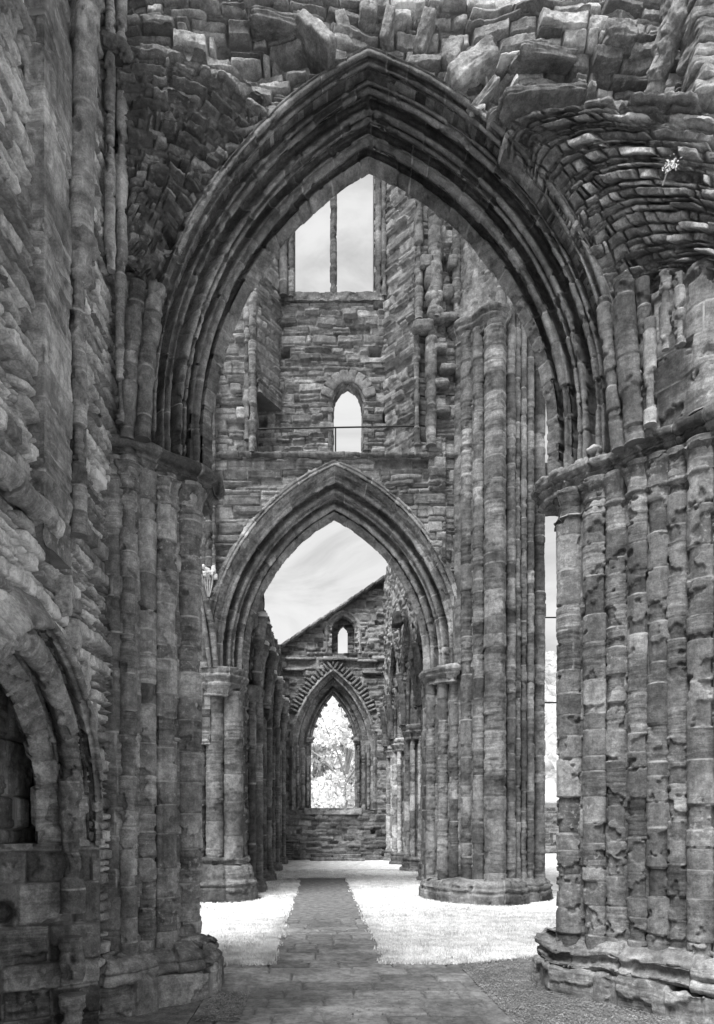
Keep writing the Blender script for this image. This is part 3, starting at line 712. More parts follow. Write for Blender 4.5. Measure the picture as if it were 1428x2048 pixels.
# corner vault shafts beside the arch
for px0, px1, Y, r, z0, z1 in [(222, 243, 5.96, .05, 5.0, 9.3), (205, 220, 5.82, .045, 6.2, 9.3)]:
    x1 = wx(px1, Y)
    tube('corner_shaft', [(x1, Y, z0), (x1 + .0, Y, (z0 + z1) / 2), (x1 + .0, Y - .03, z1)], r, M_NEAR, t, st=style(**{**ASHLAR, 'ch': .42, 'tone': .25, 'er': .02}), seed=px0)
sweep('shaft_ledge', [(XL + .02, 5.72), (XL + .16, 5.78), (XL + .2, 5.95), (XL + .1, 6.05), (XL - .1, 6.05), (XL - .1, 5.72)], [(-.03, 7.96), (.03, 8.0), (.04, 8.04), (-.02, 8.06)], M_ARCH, t, res=.007, st=SC, seed=88, tmul=.9, smooth=0)
for i, (Y, Z, sy, sz, d) in enumerate([(4.95, 3.2, .2, .34, .12), (5.12, 2.95, .18, .36, .12), (5.35, 2.7, .16, .34, .1), (5.52, 2.42, .14, .32, .1), (5.68, 2.1, .12, .3, .1)]):
    stone('stone', (XL - .01, Y, Z), (d, sy * .8, sz * .8), M_RUB, t, 200 + i, [('x', -.5), ('z', .2)], .2 + .05 * (i % 3), .14, 22, 9)

# small pale plant rooted in the right vault web
c0 = at(1340, 330, 5.50)
pl = thing('wall_plant', 'small whitish tuft of leaves rooted in the torn vault masonry at upper right', 'plant', c0)
tube('stem', [c0 + np.array([0, .12, -.05]), c0 + np.array([0, .04, -.01]), c0 + np.array([0, -.02, .02])], [.006, .005, .003], M_BARK, pl, res=.008, st=None)
_r = np.random.default_rng(4); _n = 90
_c = c0 + _r.normal(size=(_n, 3)) * np.array([.03, .02, .02]); _u = _r.normal(size=(_n, 3)); _u /= np.linalg.norm(_u, axis=1, keepdims=True)
_v = np.cross(_u, _r.normal(size=(_n, 3))); _v /= np.linalg.norm(_v, axis=1, keepdims=True); _s = .006 + .008 * _r.random((_n, 1))
emit('foliage', np.stack([_c - _u * _s, _c + _v * _s * .6, _c + _u * _s, _c - _v * _s * .6], 1).reshape(-1, 3), np.arange(4 * _n).reshape(-1, 4), M_LEAF, pl, np.full(4 * _n, .3), np.zeros(4 * _n), False)
# ================================================================= CROSSING WALL (depth about 14.2 m)
YM = 14.25
MID = dict(l=-1.51, r=2.20, xa=.30, za=8.04, zs=5.0, z0=4.78, kl=1.0, kr=.97, kx=0, kz=1.10)
t = thing('pointed_arch', 'moulded pointed arch in the middle distance below the small round-headed opening', 'arch', (.3, 14.4, 4.78), 'pointed stone arches')
arch(t, MID, [
    ('soffit_order', [('f', .20), ('s', -.06), ('h', .06, .06)]),
    ('inner_roll', [('s', .03), ('r', .12, .08), ('s', -.05), ('h', .10, .11), ('f', .02)]),
    ('middle_roll', [('s', .06), ('r', .07, .04), ('f', .03), ('r', .10, .07), ('s', -.08), ('h', .11, .12), ('f', .02)]),
    ('outer_roll', [('s', .07), ('r', .10, .06), ('f', .04), ('h', .08, .05), ('f', .12)]),
    ('hood_mould', [('s', .05), ('r', .07, .05), ('f', .03), ('s', -.11)]),
], M_ARCH, 14.95, 14.20, .84, ns=520, seed=101, step=.012, st=style(**{**VOUSS, 'tone': .29, 'ch': .5}))

t = thing('crossing_wall', 'tall coursed stone wall with a narrow lancet and an open two-light window, across the middle', 'wall', (.3, 14.6, 0))
LANC = dict(l=.305, r=.885, xa=.595, za=10.93, zs=10.45, z0=9.0, kz=1)
def hole_mid(X, Z):
    return in_arch(X, Z, MID, .72) | ((Z < 4.9) & (X > -2.15) & (X < 2.9)) | ((X > -1.30) & (X < 1.93) & (Z > 9.06))
def pits(X, Z, lst, Y):
    e = 0
    for px, py, w, h, d in lst:
        x0, z0 = wx(px, Y), wz(py, Y); s = Y / F
        e = e - d * (1 / (1 + np.exp(-(w * s / 2 - np.abs(X - x0)) / .012))) * (1 / (1 + np.exp(-(h * s / 2 - np.abs(Z - z0)) / .012)))
    return e
wall_y('wall', YM, -4.2, 3.3, 3.2, 17.2, .019, M_MID, t, style(**{**WALLM, 'ch': .17, 'ln': .46, 'tone': .25}), 103, hole=hole_mid, thick=.75,
       extra=lambda X, Z: pits(X, Z, [(848, 780, 20, 215, .4)], YM) + .06 * (fbm(np.stack([X, Z, X * 0], -1) * .9, 3, 3) - .5)
       + .10 * ((X > 2.2) & (X < 2.55) & (fbm(np.stack([X * 0, Z * 2.2, X * 0], -1), 2, 6) > .5)))
UPW = (wx(590, 14.9), wx(748, 14.9), wz(590, 14.9))
wall_y('upper_wall', 14.88, -1.40, 2.05, 8.9, 17.2, .018, M_MID, t, style(**{**WALLM, 'ch': .14, 'ln': .36, 'tone': .25}), 105, thick=.28,
       hole=lambda X, Z: ((X > UPW[0]) & (X < UPW[1]) & (Z > UPW[2] + .03 * np.sin(X * 9))) | in_arch(X, Z, LANC, .03),
       extra=lambda X, Z: pits(X, Z, [(569, 703, 20, 17, .3), (751, 700, 24, 15, .3), (777, 832, 17, 18, .3), (523, 845, 16, 18, .3)], 14.85))
# splayed side walls of the recess
def splay(name, x0, y0, x1, y1, z0, z1, seed, out):
    n, m = int(math.hypot(x1 - x0, y1 - y0) / .022), int((z1 - z0) / .024)
    s = np.linspace(0, 1, n)[:, None] + np.zeros((1, m)); z = np.linspace(z0, z1, m)[None] + np.zeros((n, 1))
    P = np.stack([x0 + (x1 - x0) * s, y0 + (y1 - y0) * s, z], -1)
    surf(name, P, s * math.hypot(x1 - x0, y1 - y0), z, M_MID, t, style(**{**WALLM, 'ch': .15, 'ln': .36, 'tone': .26, 'prot': .03}), seed, thick=(out, .1, 0))
splay('left_splay_wall'.replace('left_', ''), -1.29, 14.22, -.84, 14.86, 10.5, 17.2, 107, -.35)
splay('splay_wall', 1.92, 14.22, 1.36, 14.86, 9.05, 17.2, 109, .35)
prism('corbel_lintel', [(-1.40, 14.3), (-1.22, 14.18), (-.80, 14.86), (-1.40, 14.95)], 10.34, 10.62, M_MID, t, res=.03, st=style(**{**ASHLAR, 'tone': .22}), seed=111)
# string ledge below the lancet
tube('string_course', [(-4.1, 14.2, 9.07), (-.5, 14.19, 9.06), (3.2, 14.2, 9.05)], .055, M_MID, t, res=.02, st=style(**{**VOUSS, 'er': .03}), seed=113, tmul=.8)
tube('string_course', [(-1.25, 14.55, 9.10), (.3, 14.75, 9.10), (1.85, 14.55, 9.10)], .05, M_MID, t, res=.02, st=style(**{**VOUSS, 'er': .03}), seed=114, tmul=.8)
# lancet: radiating head stones and reveal
arch(t, LANC, [('lancet_reveal', [('f', .02), ('f', .08)]), ], M_MID, 15.14, 14.86, .05, ns=160, seed=115, step=.02, st=style(**{**VOUSS, 'ch': .3, 'tone': .26}))
for i, a in enumerate(np.linspace(.35, 2.79, 8)):
    c = np.array([.60 + .47 * math.cos(a), 14.87, 10.55 + .52 * math.sin(a)])
    stone('lancet_head_stone', c, (.27, .10, .19), M_MID, t, 300 + i, [('y', -a)], .24 + .04 * (i % 3 - 1), .08, 8, 8)
# window jambs, sill and mullion
for px, Y, r in [(583, 14.86, .07), (567, 14.83, .09), (757, 14.86, .07), (768, 14.84, .06)]:
    shaft('window_jamb', wx(px, Y), Y, r, 12.75, 17.2, M_MIDP, t, res=.03, st=style(**{**ASHLAR, 'tone': .22, 'ch': .5}), seed=px)
wall_y('window_sill', 14.82, -.75, 1.35, 12.66, 12.84, .02, M_FAR, t, style(**{**ASHLAR, 'er': .05}), 117, thick=.5)
prism('mullion', [(wx(660, 15.05), 14.95), (wx(667, 15.05), 14.90), (wx(674, 15.05), 14.95), (wx(674, 15.05), 15.15), (wx(667, 15.05), 15.2), (wx(660, 15.05), 15.15)], 12.7, 17.2, M_MIDP, t, res=.03, st=style(**{**ASHLAR, 'ch': 1.3, 'tone': .15, 'er': .008}), seed=119)
# jamb shafts of the recess edge, broken shaft at right
for px, py0, py1, Y, r in [(505, 905, 590, 14.18, .09), (494, 880, 560, 14.2, .07), (862, 892, 660, 14.12, .11), (834, 890, 640, 14.18, .06), (870, 640, 330, 14.14, .15), (838, 640, 380, 14.2, .08), (913, 640, 420, 14.16, .1)]:
    shaft('wall_shaft', wx(px, Y), Y, r, wz(py0, Y), wz(py1, Y), M_MID, t, res=.025, st=style(**{**ASHLAR, 'er': .015, 'ef': 6, 'tone': .24, 'prot': .02}), seed=px)
stone('corbel', at(846, 655, 14.1), (.42, .3, .2), M_MID, t, 121, (), .2)
for i, (px, py, w, h) in enumerate([(872, 640, 34, 18), (880, 700, 26, 14), (882, 770, 30, 14), (886, 825, 30, 14), (864, 560, 30, 40), (868, 600, 34, 22), (895, 590, 20, 26), (852, 530, 24, 26), (905, 530, 18, 26), (898, 640, 30, 16), (895, 740, 30, 12)]):
    stone('stone', at(px, py, 14.16), (w * .0104, .3, h * .0104), M_MID, t, 320 + i, (), .2 + .04 * (i % 3), .15, 7, 6)
# vault shaft with carved corbel at far left
for px, r in [(418, .085), (409, .06), (427, .05)]:
    shaft('vault_shaft', wx(px, 14.08), 14.08, r, 6.72, 14.5, M_MIDP, t, res=.02, st=style(**{**ASHLAR, 'tone': .17}), seed=px)
# carved, pale corbel: bunch of lobes over tapering stalks
cb = at(415, 1150, 13.95)
for i in range(16):
    a = i * 2.4; stone('carved_leaf', cb + np.array([.17 * math.cos(a) * (1 - .02 * i), -.06 * math.sin(a) - .05, -.05 + .011 * i + .03 * math.sin(i * 5)]), (.085, .085, .10), M_WHITE, t, 340 + i, (), .5, .35, 8, 4)
for i in range(5):
    x = (i - 2) * .055
    tube('corbel_stalk', [cb + np.array([x, -.03, -.06]), cb + np.array([x * .7, .0, -.25]), cb + np.array([x * .25, .05, -.42])], [.018, .014, .008], M_WHITE, t, res=.012, st=None, seed=i)

# iron rail across the recess
r = thing('iron_rail', 'thin dark iron rail with one upright crossing in front of the lancet', 'rail', at(671, 910, 14.3))
tube('rail_bar', [at(512, 858, 14.2), at(671, 855, 14.2), at(833, 852, 14.2)], .016, M_IRON, r, res=.02, st=None)
tube('rail_post', [at(671, 856, 14.2), at(671, 882, 14.2), at(671, 912, 14.2)], .016, M_IRON, r, res=.02, st=None)

# ---- round pillar carrying the left foot of the middle arch
t = thing('round_pillar', 'clustered round pillar with tall moulded base, left of the path in the middle distance', 'pier', (-2.1, 14.6, 0), 'clustered stone piers')
for px, Y, r in [(430, 14.46, .19), (466, 14.55, .215)]:
    shaft('shaft', wx(px, Y), Y, r, .75, 4.30, M_MIDP, t, res=.02, st=style(**{**ASHLAR, 'ch': .5, 'tone': .27, 'flake': .01}), seed=px)
shaft('shaft', wx(398, 14.5), 14.5, .17, .75, 4.30, M_MIDP, t, res=.02, st=style(**{**ASHLAR, 'ch': .5, 'tone': .17, 'tv': .2}), seed=7)
prism('core', [(-2.35, 14.5), (-1.66, 14.62), (-1.58, 14.9), (-1.7, 15.15), (-2.6, 15.15), (-2.6, 14.55)], .75, 4.4, M_MIDP, t, res=.025, st=style(**{**PIERCORE, 'tone': .17, 'tv': .2}), seed=131)
oc = [(-2.12 + .60 * math.cos(a), 14.75 + .56 * math.sin(a)) for a in np.linspace(0, 2 * math.pi, 25)[:-1]]
sweep('base', oc, [(.20, -.05), (.20, .27), (.17, .30), (.215, .33), (.215, .37), (.16, .41), (.13, .45), (.13, .53), (.08, .66), (.02, .74), (-.02, .76), (.02, .79), (.04, .83), (.02, .88), (-.2, .90)], M_MIDP, t, res=.022, st=style(**{**SB, 'tone': .2, 'er': .03}), seed=133)
sweep('capital', [(-2.14 + .56 * math.cos(a), 14.72 + .52 * math.sin(a)) for a in np.linspace(0, 2 * math.pi, 25)[:-1]],
      [(-.08, 4.18), (-.02, 4.20), (-.05, 4.24), (-.02, 4.32), (.05, 4.38), (.06, 4.43), (.03, 4.46), (.03, 4.52), (.08, 4.55), (.09, 4.60), (.05, 4.64), (.06, 4.69), (.05, 4.77), (-.1, 4.79)], M_ARCH, t, res=.02, st=style(**{**SC, 'tone': .24}), seed=134)
for pts, r in [([at(430, 1335, 14.2), at(425, 1270, 14.15), at(414, 1215, 14.05), at(398, 1150, 13.9)], .075), ([at(410, 1335, 14.2), at(404, 1270, 14.1), at(392, 1200, 14.0), at(372, 1120, 13.85)], .09)]:
    tube('vault_rib', pts, r, M_ARCH, t, res=.02, st=style(**{**VOUSS, 'tone': .28}), seed=int(r * 1000))
tube('vault_rib', [at(420, 1335, 14.1), at(413, 1280, 14.05), at(405, 1230, 14.0), at(398, 1180, 13.95)], .05, M_ARCH, t, res=.02, st=style(**{**VOUSS, 'tone': .28}), seed=5)

# ---- great crossing pier at the right
t = thing('crossing_pier', 'tall pier of many thin shafts rising right of the path in the middle distance', 'pier', (3.2, 14.3, 0), 'clustered stone piers')
core = [(2.26, 14.9), (2.32, 14.5), (2.75, 14.18), (2.95, 13.98), (3.35, 13.80), (3.7, 13.92), (4.0, 14.2), (4.32, 14.5), (4.55, 14.8), (4.4, 15.6), (3.2, 16.2), (2.2, 15.2)]
core_hi = [(2.72, 14.22), (2.95, 13.98), (3.35, 13.80), (3.7, 13.92), (4.0, 14.2), (4.32, 14.5), (4.55, 14.8), (4.4, 15.6), (3.2, 15.8), (2.72, 15.2)]
S_MP = style(**{**ASHLAR, 'ch': .40, 'tone': .245, 'tv': .4, 'flake': .014, 'er': .008, 'prot': .006, 'sr': .006})
prism('core', core, .4, 4.72, M_MIDP, t, res=.022, st=style(**{**PIERCORE, 'tone': .21, 'ch': .36}), seed=141)
prism('core', core_hi, 4.70, 17.0, M_MIDP, t, res=.024, st=style(**{**PIERCORE, 'tone': .21, 'ch': .36}), seed=142)
for px, Y, r in [(863, 14.55, .12), (886, 14.35, .12), (909, 14.22, .11)]:
    shaft('respond_shaft', wx(px, Y), Y, r, .45, 4.5, M_MIDP, t, res=.02, st=S_MP, seed=px)
for px, Y, r, z1 in [(934, 14.05, .13, 11.4), (958, 13.92, .125, 11.4), (990, 13.76, .215, 11.4), (1021, 13.90, .10, 17), (1034, 14.0, .075, 17), (1047, 14.05, .065, 17), (1060, 14.15, .085, 17), (1078, 14.42, .125, 17)]:
    shaft('shaft', wx(px, Y), Y, r, .45, z1, M_MIDP, t, res=.022, st=S_MP, seed=px, keel=.09 if r > .2 else (.05 if px in (1021, 958) else 0), kang=-1.2)
for px, Y, r in [(935, 14.08, .10), (952, 13.98, .09), (975, 13.88, .09), (1000, 13.9, .12)]:
    shaft('vault_rib', wx(px, Y), Y, r, 11.6, 17, M_MIDP, t, res=.03, st=style(**{**S_MP, 'tone': .27}), seed=px + 3)
prism('broken_face', [(2.95, 13.98), (3.35, 13.78), (3.7, 13.9), (3.7, 14.3), (2.95, 14.3)], 11.6, 13.2, M_PALE, t, res=.025, st=style(**{**PIERCORE, 'ch': 2.0, 'ln': 3, 'er': .06, 'tone': .15}), seed=145)
sweep('capital', [(2.62, 14.3), (2.80, 14.04), (3.05, 13.92), (3.18, 13.68), (3.42, 13.56), (3.66, 13.66), (3.75, 13.9), (3.9, 14.1), (3.7, 14.5), (2.8, 14.6)],
      [(-.06, 11.22), (-.02, 11.25), (-.05, 11.30), (-.02, 11.42), (.04, 11.50), (.02, 11.54), (.07, 11.58), (.08, 11.65), (.03, 11.70), (-.2, 11.72)], M_MIDP, t, res=.022, st=style(**{**SC, 'tone': .24}), seed=146)
sweep('respond_capital', [(2.20, 14.95), (2.22, 14.45), (2.42, 14.20), (2.72, 14.02), (2.85, 14.5), (2.6, 15.1)],
      [(-.02, 4.42), (.02, 4.44), (-.01, 4.48), (.02, 4.56), (.07, 4.60), (.06, 4.64), (.10, 4.67), (.10, 4.74), (.05, 4.78), (-.1, 4.79)], M_MIDP, t, res=.02, st=style(**{**SC, 'tone': .26}), seed=147)
bpth = [(2.26, 15.0), (2.28, 14.50), (2.50, 14.10), (2.75, 13.78), (3.15, 13.48), (3.62, 13.42), (3.92, 13.62), (4.05, 13.95), (4.25, 14.0), (4.52, 14.2), (4.75, 14.6), (4.7, 15.7), (3.2, 16.3), (2.35, 15.4)]
sweep('base', bpth, [(.13, -.05), (.13, .20), (.09, .23), (.12, .27), (.12, .31), (.07, .34), (.08, .37), (.05, .41), (.0, .44), (-.02, .47), (-.2, .50)], M_MIDP, t, res=.022, st=style(**{**SB, 'tone': .23, 'ch': .8}), seed=148, wob=.03)
# ================================================================= AISLE BEYOND (15 to 29.5 m)
YE = 29.5
# ---- left aisle wall
t = thing('aisle_wall', 'dark ragged aisle wall with tall wall shafts receding on the left', 'wall', (-1.6, 22, 0))
wall_x('wall', -1.62, 15.4, 29.6, -.05, 9.4, .045, M_MIDP, t, style(**{**WALLM, 'tone': .17, 'ch': .22}), 201, 1, thick=.8,
       hole=lambda Y, Z: Z > 7.9 + .8 * (fbm(np.stack([Y * 1.1, Y * 0, Y * 0], -1), 3, 7) - .4) + np.clip((Y - 22) * .1, 0, 1))
for Yc in (16.2, 19.3, 23.1, 26.9):
    for k, (dx, dy, r) in enumerate([(0, -.24, .11), (.12, 0, .13), (0, .24, .11)]):
        shaft('wall_shaft', -1.56 + dx, Yc + dy, r, .3, 4.5, M_MIDP, t, res=.035, st=style(**{**ASHLAR, 'tone': .23, 'ch': .5}), seed=int(Yc * 10) + k)
    sweep('shaft_base', [(-1.64, Yc - .42), (-1.30, Yc - .34), (-1.26, Yc + .34), (-1.64, Yc + .42), (-1.9, Yc)], [(.05, -.05), (.05, .16), (.0, .2), (.02, .26), (-.1, .32)], M_MIDP, t, res=.04, st=SB, seed=int(Yc))
    sweep('shaft_capital', [(-1.64, Yc - .40), (-1.38, Yc - .32), (-1.34, Yc + .32), (-1.64, Yc + .40), (-1.9, Yc)], [(-.06, 4.36), (-.02, 4.4), (.03, 4.55), (.05, 4.7), (-.1, 4.74)], M_MIDP, t, res=.04, st=SC, seed=int(Yc) + 1)
    for k, (dy, lean, top) in enumerate([(-.26, -.25, 6.2), (0, .02, 5.7), (.26, .3, 6.3)]):
        x0 = -1.46
        tube('rib_springer', [(x0, Yc + dy, 4.7), (x0 + .04, Yc + dy + lean * .2, 5.2), (x0 + .16, Yc + dy + lean, top)], [.10, .12, .15], M_MIDP, t, res=.035, st=style(**{**VOUSS, 'tone': .28, 'er': .05}), seed=int(Yc * 3) + k)
        stone('broken_rib_end', (x0 + .16, Yc + dy + lean, top + .04), (.24, .24, .12), M_WHITE, t, int(Yc * 7) + k, (), .5, .15, 5)
for i, (Y, z) in enumerate([(15.9, 7.9), (16.5, 7.3), (16.3, 6.7), (17.2, 7.5), (15.8, 6.2)]):
    stone('stone', (-1.50, Y, z), (.34, .5, .55), M_MIDP, t, 210 + i, (), .2, .2, 8, 4)

# ---- right arcade: wall, piers, arches
t = thing('arcade_wall', 'bright rough-faced upper wall over the receding arcade at right of the aisle', 'wall', (3.2, 22, 4.8))
XA = 2.70
piers = [19.3, 23.1, 26.9, 29.45]
bays = [(15.9, 18.8), (19.8, 22.6), (23.6, 26.4), (27.4, 28.95)]
ARC = [dict(l=a, r=b, xa=(a + b) / 2, za=4.95 + (b - a) * .98, zs=5.0, z0=4.8, kz=1.1) for a, b in bays]
def hole_arc(Y, Z):
    h = Z < 4.82
    for A in ARC: h = h | in_arch(Y, Z, A, .25)
    return h | (Z > 11.6 + 1.0 * (fbm(np.stack([Y * .9, Y * 0, Y * 0], -1), 3, 12) - .5) - np.clip((24 - Y) * .05, 0, 1))
wall_x('wall', XA, 15.0, YE, 4.7, 12.6, .05, M_PALE, t, style(**{**RUBBLE, 'ch': .15, 'ln': .3, 'prot': .05, 'er': .07, 'ef': 3.5, 'tone': .24, 'tv': .35}), 221, -1, hole=hole_arc, thick=.9)
for Yc in piers[1:2]:
    stone('corbel', (XA - .12, Yc + .2, 8.35), (.36, .5, .5), M_MIDP, t, int(Yc), (), .16, .15, 8, 4)
for i, (A, (a, b)) in enumerate(zip(ARC, bays)):
    q = thing('pointed_arch', ['narrow arcade arch next to the crossing pier, seen almost edge on', 'second arcade arch beyond the crossing pier, seen almost edge on', 'third arcade arch beyond the crossing pier, seen almost edge on', 'last arcade arch against the far gable wall'][i], 'arch', (XA + .3, (a + b) / 2, 4.8), 'pointed stone arches')
    arch(q, A, [('soffit_order', [('f', .22), ('s', -.05), ('h', .07, .05)]), ('inner_roll', [('r', .12, .07), ('s', -.05), ('h', .1, .07)]), ('outer_roll', [('s', .05), ('r', .12, .07), ('f', .06)])],
         M_MIDP, XA + .38, XA - .08, .40, ns=200, axis='x', step=.025, seed=230 + i, st=style(**{**VOUSS, 'tone': .34, 'ch': .45}))
plab = ['arcade pier mostly hidden behind the crossing pier', 'middle arcade pier right of the aisle, between two others', 'small arcade pier standing nearest the far gable wall', 'half pier built against the far gable wall at the end of the arcade']
for i, Yc in enumerate(piers):
    q = thing('arcade_pier', plab[i], 'pier', (3.3, Yc, 0), 'clustered stone piers')
    prism('core', [(3.3 + .36 * math.cos(a), Yc + .36 * math.sin(a)) for a in np.linspace(0, 6.283, 17)[:-1]], .4, 4.4, M_MIDP, q, res=.04, st=style(**{**PIERCORE, 'tone': .24}), seed=240 + i)
    for k in range(8):
        a = k * math.pi / 4
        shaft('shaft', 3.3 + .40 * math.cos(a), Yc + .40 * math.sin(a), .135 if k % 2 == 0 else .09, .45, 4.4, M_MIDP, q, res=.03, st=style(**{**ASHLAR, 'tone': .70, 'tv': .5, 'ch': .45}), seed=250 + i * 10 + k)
    octo = [(3.3 + .56 * math.cos(a), Yc + .56 * math.sin(a)) for a in np.linspace(0, 6.283, 17)[:-1]]
    sweep('base', octo, [(.10, -.05), (.10, .10), (.03, .12), (.05, .3), (.0, .34), (.04, .38), (.02, .44), (-.08, .50), (-.2, .52)], M_MIDP, q, res=.035, st=style(**{**SB, 'tone': .38}), seed=245 + i)
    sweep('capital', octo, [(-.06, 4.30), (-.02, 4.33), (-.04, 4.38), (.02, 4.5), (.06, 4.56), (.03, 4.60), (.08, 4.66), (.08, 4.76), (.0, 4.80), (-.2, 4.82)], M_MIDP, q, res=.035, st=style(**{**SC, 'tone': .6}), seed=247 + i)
    for k, (dy, lean) in enumerate([(-.3, -.35), (-.1, -.1), (.1, .12), (.3, .38)]):
        x0 = 2.74
        tube('rib_springer', [(x0, Yc + dy, 4.78), (x0 - .04, Yc + dy + lean * .15, 5.3), (x0 - .12, Yc + dy + lean * .6, 5.9), (x0 - .22, Yc + dy + lean, 6.4 - .3 * (k % 2))], [.09, .095, .10, .10], M_MIDP, q, res=.035, st=style(**{**VOUSS, 'tone': .26}), seed=260 + i * 5 + k)
# ---- far gable wall
t = thing('gable_wall', 'far gabled stone wall with a sloping roofline, closing the end of the aisle', 'wall', (.5, YE, 0))
s = YE / F
def gline(X): return wz(1298, YE) + (X - wx(560, YE)) * (1298 - 1158) / (770 - 560)
WIN = dict(l=wx(622, YE), r=wx(711, YE), xa=wx(666, YE), za=wz(1386, YE), zs=wz(1500, YE), z0=wz(1620, YE), kl=1, kr=1, kz=1.2)
LN = dict(l=wx(677, YE), r=wx(697, YE), xa=wx(687, YE), za=wz(1245, YE), zs=wz(1262, YE), z0=wz(1305, YE), kz=1.0)
LNo = dict(l=wx(664, YE), r=wx(709, YE), xa=wx(686, YE), za=wz(1232, YE), zs=wz(1262, YE), z0=wz(1306, YE), kz=1.0)
def hole_gab(X, Z):
    return (Z > gline(X)) | (in_arch(X, Z, WIN, .75) & (Z > WIN['z0'])) | (in_arch(X, Z, LNo, .02) & (Z > LNo['z0']))
wall_y('wall', YE, -3.2, 3.9, -.05, 13.4, .042, M_FAR, t, style(**{**WALLM, 'ch': .17, 'ln': .4, 'tone': .22, 'prot': .035, 'dep': .05}), 271, hole=hole_gab, thick=.9,
       extra=lambda X, Z: pits(X, Z, [(582, 1470, 11, 10, .3), (748, 1470, 10, 10, .3), (581, 1522, 9, 8, .3), (750, 1522, 9, 8, .3), (746, 1663, 8, 10, .3), (573, 1268, 5, 6, .3), (650, 1262, 5, 6, .3)], YE)
       + .06 * ((Z > wz(1322, YE)) & (Z < wz(1316, YE))) + .05 * ((Z < wz(1628, YE)) & (Z > wz(1640, YE))))
wall_y('lancet_back', YE + .45, LNo['l'] - .1, LNo['r'] + .1, LNo['z0'] - .1, LNo['za'] + .1, .03, M_FAR, t, style(**{**WALLM, 'tone': .18}), 273, hole=lambda X, Z: in_arch(X, Z, LN, 0) & (Z > LN['z0']), thick=.3)
arch(t, LNo, [('lancet_surround', [('f', .06), ('s', .03), ('f', .22), ('s', -.06)])], M_FAR, YE + .2, YE - .04, .24, ns=100, step=.03, seed=274, st=style(**{**VOUSS, 'ch': .35, 'tone': .36}))
arch(t, WIN, [('window_soffit', [('f', .12), ('s', -.03), ('h', .08, .05), ('s', .02), ('r', .07, .04)]),
              ('window_inner_roll', [('s', -.05), ('h', .16, .08), ('s', .05), ('f', .26), ('s', -.05)]),
              ('window_outer_roll', [('h', .08, .05), ('s', .05), ('r', .08, .05), ('f', .14)]),
              ('window_hood', [('s', .06), ('f', .06), ('r', .06, .04), ('s', -.1)])], M_FAR, YE + .70, YE - .06, .86, ns=300, step=.02, seed=276, st=style(**{**VOUSS, 'ch': .45, 'tone': .27}))
# cusps left of the lost tracery
for i, f_ in enumerate(np.linspace(.12, .88, 9)):
    if i == 4: continue
    c, _ = arch_curve(-.03, {**WIN, 'z0': WIN['zs']}, 101); p = c[int(f_ * 99)]
    stone('tracery_cusp', (p[0], YE + .62, p[1]), (.15, .2, .15), M_FAR, t, 280 + i, [('y', .7)], .2, .15, 6, 3)
for px in (619, 713):
    stone('broken_transom', at(px, 1481, YE + .45), (.30, .3, .26), M_FAR, t, px, (), .2, .15, 7, 3)
for px, r in [(606, .09), (596, .07), (727, .09), (737, .07), (615, .06), (718, .06)]:
    shaft('window_jamb_shaft', wx(px, YE), YE + (.05 if r > .06 else .3), r, 2.2, wz(1490, YE), M_FAR, t, res=.035, st=style(**{**ASHLAR, 'tone': .21}), seed=px)
wall_y('window_sill', YE - .10, wx(609, YE), wx(723, YE), wz(1629, YE), wz(1616, YE), .03, M_FAR, t, style(**{**ASHLAR, 'tone': .34, 'er': .04}), 290, thick=1.0)
# relieving arch of rough radiating stones
for i, f_ in enumerate(np.linspace(.20, .80, 31)):
    c, _ = arch_curve(1.06, {**WIN, 'z0': WIN['zs']}, 401); k = int(f_ * 399); p = c[k]; d = c[min(k + 1, 399)] - c[k - 1]
    a = math.atan2(d[1], d[0])
    stone('relieving_stone', (p[0], YE - .02, p[1]), (.095 + .02 * math.sin(i * 2.9), .16, .36 + .12 * math.sin(i * 4.1)), M_FAR, t, 400 + i, [('y', -a + .06 * math.sin(i * 7))], [.25, .19, .22, .2, .27][i % 5], .16, 6, 6)
# coping along the gable
for i in range(13):
    x = -1.9 + i * .44; a = math.atan2(140, 210)
    stone('coping_stone', (x, YE + .3, gline(x) + .05), (.60, 1.2, .14), M_FAR, t, 450 + i, [('y', -a - .05)], .24, .06, 7, 8)
for i, (px, py, w) in enumerate([(600, 1318, 60), (680, 1319, 70), (590, 1339, 40), (745, 1345, 40), (735, 1322, 40)]):
    stone('string_stone', at(px, py, YE - .04), (w * s, .22, .10), M_FAR, t, 470 + i, (), .3, .1, 7, 8)
# low step along its foot
st_ = thing('stone_bench', 'low stone step along the foot of the far gable wall', 'step', (.6, 29.0, 0))
for i, (x0, x1, z0, z1, y) in enumerate([(-.42, .95, 0, .16, 29.05), (.96, 1.85, 0, .15, 29.06), (-.38, .5, .15, .30, 29.12), (.52, 1.7, .14, .29, 29.12)]):
    stone('slab', ((x0 + x1) / 2, y, (z0 + z1) / 2), (x1 - x0, .5, z1 - z0), M_FAR, st_, 480 + i, (), .22, .04, 9, 12)

